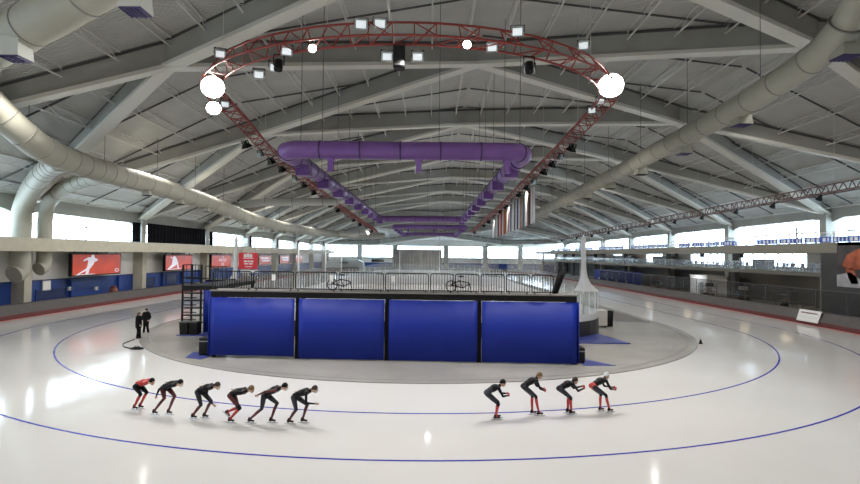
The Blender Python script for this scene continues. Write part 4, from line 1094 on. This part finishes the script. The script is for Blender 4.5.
# sponsor style board leaning on the pads
t = thing('leaning_board', 'white board with red line of writing leaning on the right hand pads', 'sign', (33.6, 46.3, .2))
P0, P1, P2, P3 = V((33.34, 47.4, .25)), V((33.34, 44.8, .25)), V((34.02, 45.2, 1.2)), V((34.02, 47.9, 1.2))
nrm = (P1-P0).cross(P3-P0).normalized()*.03
b = MB(); b.hexa([P0, P1, P2, P3], [P0+nrm, P1+nrm, P2+nrm, P3+nrm]); pn = b.build('panel', 'white_paint', t)
if nrm.x > 0: nrm = -nrm
def onb(u, v): return P0.lerp(P1, u).lerp(P3.lerp(P2, u), v)
b = MB(); u = .12
while u < .85:
    w_ = random.uniform(.03, .09); q = [onb(u, .68), onb(u+w_, .68), onb(u+w_, .8), onb(u, .8)]; b.hexa([a-nrm*1.05 for a in q], [a+nrm*1.15 for a in q]); u += w_+.02
b.each('lettering', 'maroon', pn)
b = MB()
for v_ in (.3, .45): q = [onb(.1, v_), onb(.9, v_), onb(.9, v_+.03), onb(.1, v_+.03)]; b.hexa([a-nrm*1.05 for a in q], [a+nrm*1.15 for a in q])
b.build('small_print', 'faint_line', pn)
# big photo banner at the right edge
t = thing('photo_banner', 'large banner with an orange clad skater on the right end wall of the concourse', 'banner', (39.0, 44, 3.2))
bx = 38.93
SH = 1.6
b = MB(); b.box(bx, bx+.05, 40.5, 49.8, 3.2, 7.1)
M['banner_dark'] = mat('banner_dark_print', (.05, .04, .04), .6, noise=.6, nscale=.6)
M['banner_rust'] = mat('banner_rust_print', (.42, .10, .04), .6, noise=.4, nscale=1.5)
M['banner_grey'] = mat('banner_grey_print', (.42, .41, .42), .6, noise=.3, nscale=.8)
pn = b.build('cloth', 'banner_dark', t)
def blob(P, m, nm):
    b = MB(); b.hexa([(bx-.01, y_+SH, z) for y_, z in P], [(bx+.01, y_+SH, z) for y_, z in P]); b.build(nm, m, pn)
blob([(48.2, 3.2), (48.2, 4.3), (46.6, 4.6), (45, 3.7), (43, 4.3), (41, 4.2), (39.6, 4.4), (39.6, 3.2)], 'banner_grey', 'ice_print')
blob([(47.6, 5.2), (47.0, 6.2), (45.6, 6.8), (44.6, 6.5), (44.9, 5.6), (45.4, 4.9), (46.6, 4.8)], 'banner_rust', 'figure_print')
blob([(47.2, 4.9), (46.2, 5.0), (45.9, 4.2), (45.7, 3.6), (46.5, 3.5), (46.9, 4.2)], 'banner_rust', 'leg_print')
blob([(44.6, 6.3), (43.6, 6.7), (43.2, 6.2), (43.9, 5.7), (44.6, 5.7)], 'banner_rust', 'arm_print')
blob([(44.2, 5.0), (42.5, 5.4), (40.3, 5.3), (40.3, 4.7), (42.6, 4.6)], 'banner_grey', 'stroke_print')
b = MB(); b.box(39.0, 39.9, 49.8, 51.9, 0, 6.4); struct(b.build('trim_4', 'dark_wall'))
drape('corner_curtain', 'black curtain hanging at the top right corner of the concourse', 'curtain', (41, 44.2, 0), (41, 46.8, 0), 7.6, 10.8, 'curtain_b', 5, .12)
b = MB(); b.bar((39.2, 55.6, 6.7), (39.2, 55.6, 9.2), .12); tag(b.build('flag_pole', 'black', origin=(39.2, 55.6, 6.7)), 'dark upright post on the top concourse railing at the right', 'post')
# small loudspeakers hanging under the upper slab
for i, y_ in enumerate((51.5, 66.5, 76, 84)):
    t = thing('loudspeaker', 'black loudspeaker hanging under the top slab, %s from the right' % ['first', 'second', 'third', 'fourth'][i], 'loudspeaker', (39.7, y_, 5.9))
    b = MB(); b.box(39.5, 39.95, y_-.25, y_+.25, 5.85, 6.45); b.build('cabinet', 'black', t, bevel=.03); b = MB(); b.bar((39.7, y_, 6.45), (39.7, y_, 6.65), .06); b.build('bracket', 'rod', t)

# ------------------------------------------------------------------ people
def remesh(name, b, mats, parent, vox, pick, smooth_it=4):
    me = bpy.data.meshes.new(name); me.from_pydata([tuple(v) for v in b.v], [], b.f)
    o = bpy.data.objects.new(name, me); COL.objects.link(o)
    r = o.modifiers.new('r', 'REMESH'); r.mode = 'VOXEL'; r.voxel_size = vox
    s = o.modifiers.new('s', 'SMOOTH'); s.factor = .5; s.iterations = smooth_it
    m2 = bpy.data.meshes.new_from_object(o.evaluated_get(bpy.context.evaluated_depsgraph_get()))
    bpy.data.objects.remove(o); m2.name = name
    m2.materials.clear()
    for m in mats: m2.materials.append(M[m])
    for p in m2.polygons: p.use_smooth = True; p.material_index = pick(p.center)
    o = bpy.data.objects.new(name, m2); COL.objects.link(o); o.parent = parent
    return o
def segd(p, a, b_):
    ab = b_-a; t = max(0, min(1, (p-a).dot(ab)/max(ab.dot(ab), 1e-9))); return (p-(a+ab*t)).length, t
def make_hand(b, wrist, d, n_, side, curl=.5, r=.010):
    # palm and five separate bent fingers; d = forward, n_ = palm normal, side = +1 / -1 thumb side
    d = d.normalized(); n_ = (n_-d*n_.dot(d)).normalized(); s = d.cross(n_).normalized()*side
    pc = wrist+d*.05
    Mx = Matrix((s, d, n_)).transposed()
    b.ell(pc, (.043, .055, .018), 0, 12, 8, Mx)
    for k, (off, ln) in enumerate(((.032, .070), (.011, .080), (-.011, .074), (-.031, .058))):
        p = wrist+d*.09+s*off; a = 0; cur = p
        for j, f in enumerate((.42, .33, .25)):
            a += curl*(.5+.4*j); q = cur+(d*math.cos(a)+n_*math.sin(a))*ln*f; b.cone(cur, q, r*(1-.08*j), r*(.93-.08*j), 0, 8); cur = q
    p = wrist+d*.03+s*.036; q = p+(d*.6+s*.75+n_*.2).normalized()*.038; b.cone(p, q, .013, .011, 0, 8)
    b.cone(q, q+(d*.9+s*.25+n_*.5).normalized()*.03, .011, .009, 0, 8)
def head_geo(b, c, fw_, up_, s=1.):
    fw_ = fw_.normalized(); up_ = (up_-fw_*up_.dot(fw_)).normalized(); rt_ = fw_.cross(up_)
    Mx = Matrix((rt_, fw_, up_)).transposed()
    P = lambda x, y, z: c+Mx @ V((x*s, y*s, z*s))
    b.ell(P(0, -.01, .02), (.078*s, .098*s, .10*s), 0, 16, 12, Mx)
    b.ell(P(0, .022, -.045), (.058*s, .068*s, .072*s), 0, 14, 10, Mx)      # jaw
    b.ell(P(0, .075, -.085), (.022*s, .018*s, .018*s), 0, 8, 6, Mx)        # chin
    b.cone(P(0, .085, .015), P(0, .106, -.022), .009*s, .014*s, 0, 8)     # nose
    b.ell(P(0, .08, .028), (.055*s, .016*s, .012*s), 0, 10, 6, Mx)         # brow
    b.ell(P(0, .087, -.05), (.024*s, .010*s, .009*s), 0, 8, 6, Mx)         # lips
    for sx in (-1, 1): b.ell(P(sx*.08, -.005, -.01), (.010*s, .02*s, .03*s), 0, 8, 6, Mx)
    return P, Mx
def person(kind, label, loc, heading, J, suit, head_cover, cover_kind, hand_side, group=None):
    """J: joints in metres, (forward, up, lateral[near side negative])"""
    t = thing('person', label, 'person', loc, group, 0)
    hd = V((math.cos(heading), math.sin(heading), 0)); lt = V((-math.sin(heading), math.cos(heading), 0)); up_ = V((0, 0, 1))
    W = lambda f, u, l: hd*f+up_*u+lt*l
    Jw = {k: W(*v) for k, v in J.items() if isinstance(v, tuple) and k[:4] not in ('foot', 'palm')}
    b = MB()
    hip, sh, hdp = Jw['hip'], Jw['sh'], Jw['head']
    ax = (sh-hip).normalized(); mid = hip.lerp(sh, .5)+ax.cross(lt).normalized()*(-.0)
    back = ax.cross(lt); back = back if back.z > 0 else -back
    arch = .035 if kind == 'skate' else .0
    Mt = Matrix((lt, ax, back)).transposed()
    b.ell(hip+ax*.02, (.165, .13, .135), 0, 16, 10, Mt)
    b.ell(hip.lerp(sh, .33)+back*arch, (.135, .17, .11), 0, 16, 10, Mt)
    b.ell(hip.lerp(sh, .68)+back*arch, (.165, .19, .125), 0, 16, 10, Mt)
    b.ell(sh-ax*.03, (.175, .10, .095), 0, 16, 10, Mt)
    sN, sF = sh-lt*.185, sh+lt*.185
    for s_ in (sN, sF): b.ell(s_, (.062,)*3); b.cone(sh, s_, .075, .06)
    look = (hdp-sh).normalized()
    fwd = (hd*.95+up_*(-.25 if kind == 'skate' else .0)+lt*J.get('turn', (0,))[0] if 0 else hd*.95+up_*(-.2 if kind == 'skate' else 0))
    hup = (up_*.85+hd*(.35 if kind == 'skate' else 0)).normalized()
    b.cone(sh+ax*.03, hdp-hup*.045-fwd.normalized()*.03, .062, .052)
    P_, Mx = head_geo(b, hdp, fwd, hup, 1.08)
    hips = {'N': hip-lt*.095-ax*.02, 'F': hip+lt*.095-ax*.02}
    segs_ = []
    for sd in 'NF':
        h_, k_, a_ = hips[sd], Jw['kn'+sd], Jw['an'+sd]
        b.cone(h_, h_.lerp(k_, .5), .098, .085); b.cone(h_.lerp(k_, .5), k_, .085, .058)
        c_ = k_.lerp(a_, .35)-hd*.015
        b.cone(k_, c_, .056, .056); b.cone(c_, a_, .056, .036)
        segs_ += [('th'+sd, h_, k_), ('sk'+sd, k_, a_)]
        fd = V(J['foot'+sd]); fdir = (hd*fd.x+up_*fd.z+lt*fd.y).normalized()
        b.cone(a_, a_+fdir*.10-up_*.04, .036, .03); J['_f'+sd] = fdir
    for sd, s_ in (('N', sN), ('F', sF)):
        e_, w_ = Jw['el'+sd], Jw['wr'+sd]
        b.cone(s_, e_, .052, .04); b.cone(e_, e_.lerp(w_, .35), .042, .039); b.cone(e_.lerp(w_, .35), w_, .039, .027)
        segs_ += [('ua'+sd, s_, e_), ('fa'+sd, e_, w_)]
        make_hand(b, w_, (w_-e_), V(J.get('palm'+sd, (0, 0, -1))), 1 if sd == 'N' else -1, .55 if kind == 'skate' else .35, .011)
        segs_.append(('ha'+sd, w_, w_+(w_-e_).normalized()*.14))
    segs_ += [('to', hip, sh), ('nk', sh+ax*.09, hdp-hup*.12), ('hd', hdp-hup*.06, hdp+hup*.06)]
    rad = {'th': .085, 'sk': .05, 'ua': .045, 'fa': .036, 'ha': .03, 'to': .15, 'nk': .06, 'hd': .10}
    def pick(p):
        best = min(segs_, key=lambda s_: segd(p, s_[1], s_[2])[0]-rad[s_[0][:2]])
        k_ = best[0][:2]; tt = segd(p, best[1], best[2])[1]
        if k_ == 'nk' and tt < .3: k_ = 'to'
        return suit(k_, tt, p, (p-hip).dot(lt), best[0])
    mats = ['suit_black', 'suit_red', 'suit_dred', 'suit_grey', 'skin', 'jacket', 'rod', 'white_paint', 'boot']
    body = remesh('body', b, mats, t, .0115, pick)
    for sx in (-1, 1):
        b = MB(); b.ell(P_(sx*.032, .083, .012), (.012, .008, .008), 0, 8, 6, Mx); b.build('eye', 'eye', t, world=False)
    # head covering
    b = MB()
    if cover_kind in ('cap', 'hood', 'hair'):
        vs = []; nu, nv = 18, 8
        for j in range(nv+1):
            ph = PI*.56*j/nv
            for i in range(nu):
                a = 2*PI*i/nu; rr = 1.09 if cover_kind != 'hood' else 1.12
                drop = .0 if math.sin(a) > 0 else -.35*(j/nv)*(-math.sin(a)) if cover_kind != 'cap' else -.18*(j/nv)*(-math.sin(a))
                vs.append(P_(.078*rr*math.sin(ph)*math.cos(a), -.01+.1*rr*math.sin(ph)*math.sin(a)-(.012 if math.sin(a) > 0 else 0)*j/nv, .024+.104*rr*math.cos(ph)+.1*drop))
        fs = [(j*nu+i, j*nu+(i+1) % nu, (j+1)*nu+(i+1) % nu, (j+1)*nu+i) for j in range(nv) for i in range(nu)]
        b.add(vs, fs, 0, True)
        hc = b.build({'cap': 'cap', 'hood': 'hood', 'hair': 'hair'}[cover_kind], head_cover, t, world=False)
        if cover_kind == 'hair': 
            b = MB(); b.ell(P_(0, -.11, -.03), (.03, .035, .045), 0, 10, 8, Mx); b.build('hair_bun', head_cover, hc, world=False)
    if J.get('mask'):
        b = MB(); b.ell(P_(0, .062, -.048), (.058, .055, .045), 0, 14, 10, Mx); b.build('face_mask', 'mask', t, world=False)
    if kind == 'walk':
        b = MB(); b.cone(sh+up_*.0, hip+up_*.1, .19, .20, 0, 18); b.cone(hip+up_*.1, hip-up_*.12, .20, .19, 0, 18); b.cone(sh+up_*.06, sh+up_*.1, .09, .09)
        b.cone(sN, sF, .10, .10)
        for sd, s_ in (('N', sN), ('F', sF)):
            e_, w_ = Jw['el'+sd], Jw['wr'+sd]; b.cone(s_, e_, .088, .075); b.cone(e_, e_.lerp(w_, .92), .075, .058)
        remesh('coat', b, ['jacket'], t, .02, lambda p: 0)
        for sd in 'NF':
            b = MB(); h_, k_, a_ = hips[sd], Jw['kn'+sd], Jw['an'+sd]; b.cone(h_, k_, .115, .085); b.cone(k_, a_+up_*.02, .085, .07); b.build('trouser_leg', 'jacket', t, world=False)
    # skates or shoes
    for sd in 'NF':
        a_ = Jw['an'+sd]; fd = J['_f'+sd]; sidev = fd.cross(up_).normalized(); upv = sidev.cross(fd).normalized()
        Mf = Matrix((sidev, fd, upv)).transposed(); c0 = a_-upv*.0
        b = MB()
        Q = lambda x, y, z: c0+Mf @ V((x, y, z))
        if kind == 'skate':
            b.cone(Q(0, -.015, .03), Q(0, -.015, -.03), .046, .048, 0, 12)
            b.ell(Q(0, .05, -.035), (.042, .13, .032), 0, 14, 8, Mf); b.ell(Q(0, -.04, -.03), (.038, .05, .035), 0, 12, 8, Mf)
            sk = b.build('skate', 'boot', t, world=False)
            b = MB(); pts = [Q(x, y, z) for z in (-.125, -.10) for x, y in ((-.0025, -.17), (.0025, -.17), (.0025, .25), (-.0025, .25))]; b.hexa(pts[:4], pts[4:])
            for y_ in (-.05, .12): pts = [Q(x, y, z) for z in (-.10, -.06) for x, y in ((-.008, y_-.03), (.008, y_-.03), (.008, y_+.03), (-.008, y_+.03))]; b.hexa(pts[:4], pts[4:])
            b.build('blade', 'blade', sk, world=False)
        else:
            b.ell(Q(0, .06, -.055), (.045, .14, .032), 0, 14, 8, Mf); b.cone(Q(0, -.01, .02), Q(0, -.01, -.04), .045, .045, 0, 12)
            b.build('shoe', 'boot', t, world=False)
    return t
def suitfn(style):
    K, R_, D_, G, S, = 0, 1, 2, 3, 4
    def f(k, t, p, l, full):
        if k == 'hd' or k == 'nk': return S
        if k == 'ha': return {'a': S, 'b': R_, 'c': S}[style[0]]
        if k == 'to': return R_ if (style[1] == 'r' and t > .45) or (style[1] == 'h' and t < .15) else (G if style[1] == 'g' and t < .5 else K)
        if k == 'ua': return R_ if style[1] == 'r' else (D_ if style[1] == 'd' else K)
        if k == 'fa': return {'r': R_, 'd': D_, 'k': K, 'g': K, 'h': D_}[style[1]] if t > .25 else K
        if k == 'th': return {'k': K, 'g': G, 'd': D_}[style[2]] if not (t > .8 and style[3] == 'r') else K
        if k == 'sk': return ({'r': R_, 'd': D_, 'k': K}[style[3]] if t > .12 else K)
        return K
    return f
# pose tables: head, shoulder, hip, near knee, near ankle, far knee, far ankle (forward, up in metres)
SK = [
 ((-10.7, 19.3), -.378, [(.70,1.08),(.41,1.03),(0,.86),(.28,.61),(-.03,.13),(.33,.63),(.03,.13)], 'back', 'brkr', 'cap', 'black', 'last skater of the left line, red sleeves and shins, hands behind back', 0),
 ((-9.5, 18.7), -.329, [(.82,1.19),(.56,1.13),(.14,.99),(.22,.63),(-.24,.13),(.47,.68),(.22,.13)], 'swing', 'akdd', 'cap', 'black', 'second from the back of the left line, arm hanging down, pale mask', 1),
 ((-8.0, 18.3), -.272, [(.74,1.2),(.47,1.13),(.02,.96),(.17,.52),(-.16,.13),(.41,.62),(.16,.13)], 'fwd', 'akgd', 'hair', 'hair', 'third from the back of the left line, one arm reaching forward and down', 1),
 ((-6.8, 18.0), -.227, [(.80,1.17),(.56,1.08),(.07,.93),(.45,.53),(.07,.13),(.24,.48),(-.16,.30)], 'back', 'akdr', 'hair', 'hair2', 'skater with one skate lifted behind, middle of the left line', 0),
 ((-5.7, 17.9), -.186, [(.86,1.28),(.60,1.19),(.16,.96),(.08,.52),(-.36,.13),(.53,.68),(.33,.13)], 'up', 'adgd', 'cap', 'black', 'second from the front of the left line, arm thrown back in a long stride', 1),
 ((-4.5, 17.9), -.142, [(.65,1.19),(.41,1.10),(-.05,.91),(.04,.5),(-.21,.13),(.35,.63),(.20,.13)], 'fwd2', 'akgd', 'hair', 'hair', 'leader of the left line, forearm held out level in front', 1),
 ((2.4, 18.6), .119, [(.25,1.27),(.06,1.14),(-.31,.93),(.07,.56),(-.03,.13),(.11,.57),(.04,.13)], 'r1', 'bggr', 'cap', 'black', 'last skater of the right line of four, crouched with dark cap', 0),
 ((3.9, 19.1), .179, [(.16,1.43),(-.02,1.29),(-.42,1.06),(-.02,.71),(.10,.13),(-.07,.70),(-.08,.13)], 'r2', 'bkgr', 'hair', 'hair2', 'second from the back of the right line, tallest of the four', 0),
 ((5.2, 19.3), .23, [(.23,1.21),(.05,1.13),(-.37,.94),(0,.62),(.02,.13),(.03,.63),(-.02,.13)], 'r3', 'bkgr', 'hair', 'hair', 'second from the front of the right line, arms folded low in front', 0),
 ((6.6, 19.6), .285, [(.08,1.34),(-.06,1.20),(-.50,.99),(-.02,.65),(.13,.13),(-.09,.65),(-.13,.13)], 'r4', 'bhgr', 'cap', 'mask', 'leader of the right line, white cap and red hip panel', 0),
]
for (x, y_), th, P, arm, st, cov, cm, lab, mask in SK:
    hd_, sh_, hp, kn, an, kf, af = P
    J = {'head': (*hd_, 0), 'sh': (*sh_, 0), 'hip': (*hp, 0), 'knN': (*kn, -.11), 'anN': (an[0], an[1]+.005, -.10), 'knF': (*kf, .11), 'anF': (af[0], af[1]+.005, .09),
         'footN': (1, 0, 0), 'footF': (1, 0, 0), 'mask': mask}
    lx, lz = sh_
    bk = dict(elN=(lx-.16, lz+.03, -.27), wrN=(hp[0]+.12, hp[1]+.17, -.10), elF=(lx-.16, lz+.03, .27), wrF=(hp[0]+.10, hp[1]+.18, .06), palmN=(0, 0, 1), palmF=(0, 0, 1))
    J.update(bk)
    if arm == 'swing': J.update(elN=(lx-.42, lz-.15, -.27), wrN=(lx-.53, lz-.38, -.27), palmN=(0, 1, 0))
    if arm == 'up': J.update(elN=(lx-.30, lz-.03, -.27), wrN=(lx-.54, lz-.14, -.31), palmN=(0, 1, 0))
    if arm == 'fwd': J.update(elN=(lx+.02, lz-.29, -.25), wrN=(lx+.24, lz-.50, -.20), palmN=(0, 1, 0))
    if arm == 'fwd2': J.update(elN=(lx+.03, lz-.32, -.24), wrN=(lx+.28, lz-.36, -.12), palmN=(0, 1, -.3))
    if arm[0] == 'r':
        e, w_ = {'r1': ((.17, -.28), (.33, -.29)), 'r2': ((.14, -.27), (.32, -.38)), 'r3': ((.22, -.24), (.44, -.20)), 'r4': ((.18, -.29), (.42, -.36))}[arm]
        J.update(elN=(lx+e[0]*.8, lz+e[1], -.22), wrN=(lx+w_[0], lz+w_[1], -.1), elF=(lx+e[0], lz+e[1], .2), wrF=(lx+w_[0], lz+w_[1]+.05, .03), palmN=(0, 1, -.3), palmF=(0, -1, -.3))
    if 'one skate lifted' in lab: J['footF'] = (.75, 0, -.6)
    person('skate', lab, (x, y_, 0), th, J, suitfn(st), {'black': 'black', 'hair': 'hair', 'hair2': 'hair2', 'mask': 'mask'}[cm], cov, 0)
def coat(k, t, p, l, full): return 4 if k in ('hd', 'nk', 'ha') else (6 if k in ('th', 'sk') else 5)
def stand(dx=0, lean=0):
    return {'head': (.03+lean, 1.62, 0), 'sh': (0, 1.40, 0), 'hip': (0, .93, 0), 'knN': (.02, .50, -.10), 'anN': (0, .09, -.11), 'knF': (.03, .50, .10), 'anF': (.03, .09, .12),
            'elN': (-.04, 1.13, -.27), 'wrN': (.10, .95, -.24), 'elF': (-.03, 1.13, .27), 'wrF': (.12, .97, .23), 'footN': (1, 0, 0), 'footF': (1, .15, 0), 'palmN': (0, 1, 0), 'palmF': (0, -1, 0)}
J = stand(); J['knN'] = (.0, .5, -.06); J['anN'] = (-.05, .09, -.05); J['knF'] = (.06, .5, .06); J['anF'] = (.08, .09, .06)
p1 = person('walk', 'person in black coat and dark hair standing on the ice edge, left of two', (-19.35, 34.8, 0), .3, J, coat, 'hair', 'hair', 0)
J = stand(); J['anN'] = (0, .09, -.15); J['anF'] = (.02, .09, .17); J['mask'] = 1
p2 = person('walk', 'person in black jacket and cap facing the camera, right of two', (-20.15, 37.2, 0), -1.5, J, coat, 'black', 'cap', 0)
# bag and hose by the ice edge
t = thing('bag', 'small black bag lying flat on the ice edge near the two standing people', 'bag', (-17.3, 31.0, 0))
b = MB(); b.ell((-17.3, 31.0, .07), (.42, .2, .08)); b.build('bag_body', 'black', t); b = MB(); b.tube([(-17.5, 31, .12), (-17.4, 31, .2), (-17.2, 31, .2), (-17.1, 31, .12)], .02, 6); b.build('handle', 'black', t)
b = MB(); b.tube(smooth([(-17.6, 31.1, .04), (-18.4, 31.6, .04), (-19.1, 32.7, .04), (-19.25, 33.7, .04), (-19.35, 34.4, .04)], 6), .035, 8); tag(b.build('hose', 'rod', origin=(-18.6, 32, .01)), 'dark hose curving along the ice edge from the black bag', 'hose')
t = thing('track_cone', 'tiny black marker cone on the ice at the right bend', 'cone', (18.35, 35.3, 0))
b = MB(); b.tube([(18.35, 35.3, .0), (18.35, 35.3, .3)], [.12, .03], 14); b.build('cone_body', 'black', t); b = MB(); b.tube([(18.35, 35.3, 0), (18.35, 35.3, .03)], .16, 14); b.build('base', 'black', t)

# ------------------------------------------------------------------ truss lamps, then spots added for brightness without fixtures
PW = 2000
for a in (8, 35, 62, 90, 118, 145, 172):
    p = rpt(a)+V((0, 0, -.9)); c = V((-1.2, 31.5, 0)); d = (V((p.x, p.y, 0))-c).normalized()
    spot(p, (p.x+d.x*7, p.y+d.y*7, 0), PW)
for X_, sx in ((-14.65, -1), (11.15, 1)):
    for y_ in (48, 60, 74, 90, 108, 128): spot((X_, y_, zleg(y_)-.9), (X_+sx*9, y_, 0), PW*1.1)
for X_ in (-24, 24):
    for y_ in (12, 30): spot((X_, y_, zsoff(X_, y_)-.3), (X_, y_, 0), PW*.8)
    for y_ in (48, 60, 74, 90, 108, 130, 155): spot((X_*1.08, y_, zsoff(X_*1.08, y_)-.3), (X_*1.15, y_, 0), PW*1.15)  # extra spots added to brighten the straights, no lamp bodies
for y_ in (54, 66, 78, 90, 102, 114, 128): spot((42.5, y_, 6.25), (45, y_, 4.4), 120, .2, 160, (1, .94, .9))  # fill spots added to brighten the middle concourse floor
for X_ in (-13, 0, 13): spot((X_, 6, 17), (X_, 12, 0), PW*.8)
for y_ in (50, 70, 90, 112, 135, 155, 178): spot((0, y_, 11.5), (0, y_, 0), PW*(1.9 if y_ > 60 else .6))  # added fill over the rinks and far ice, hung on nothing
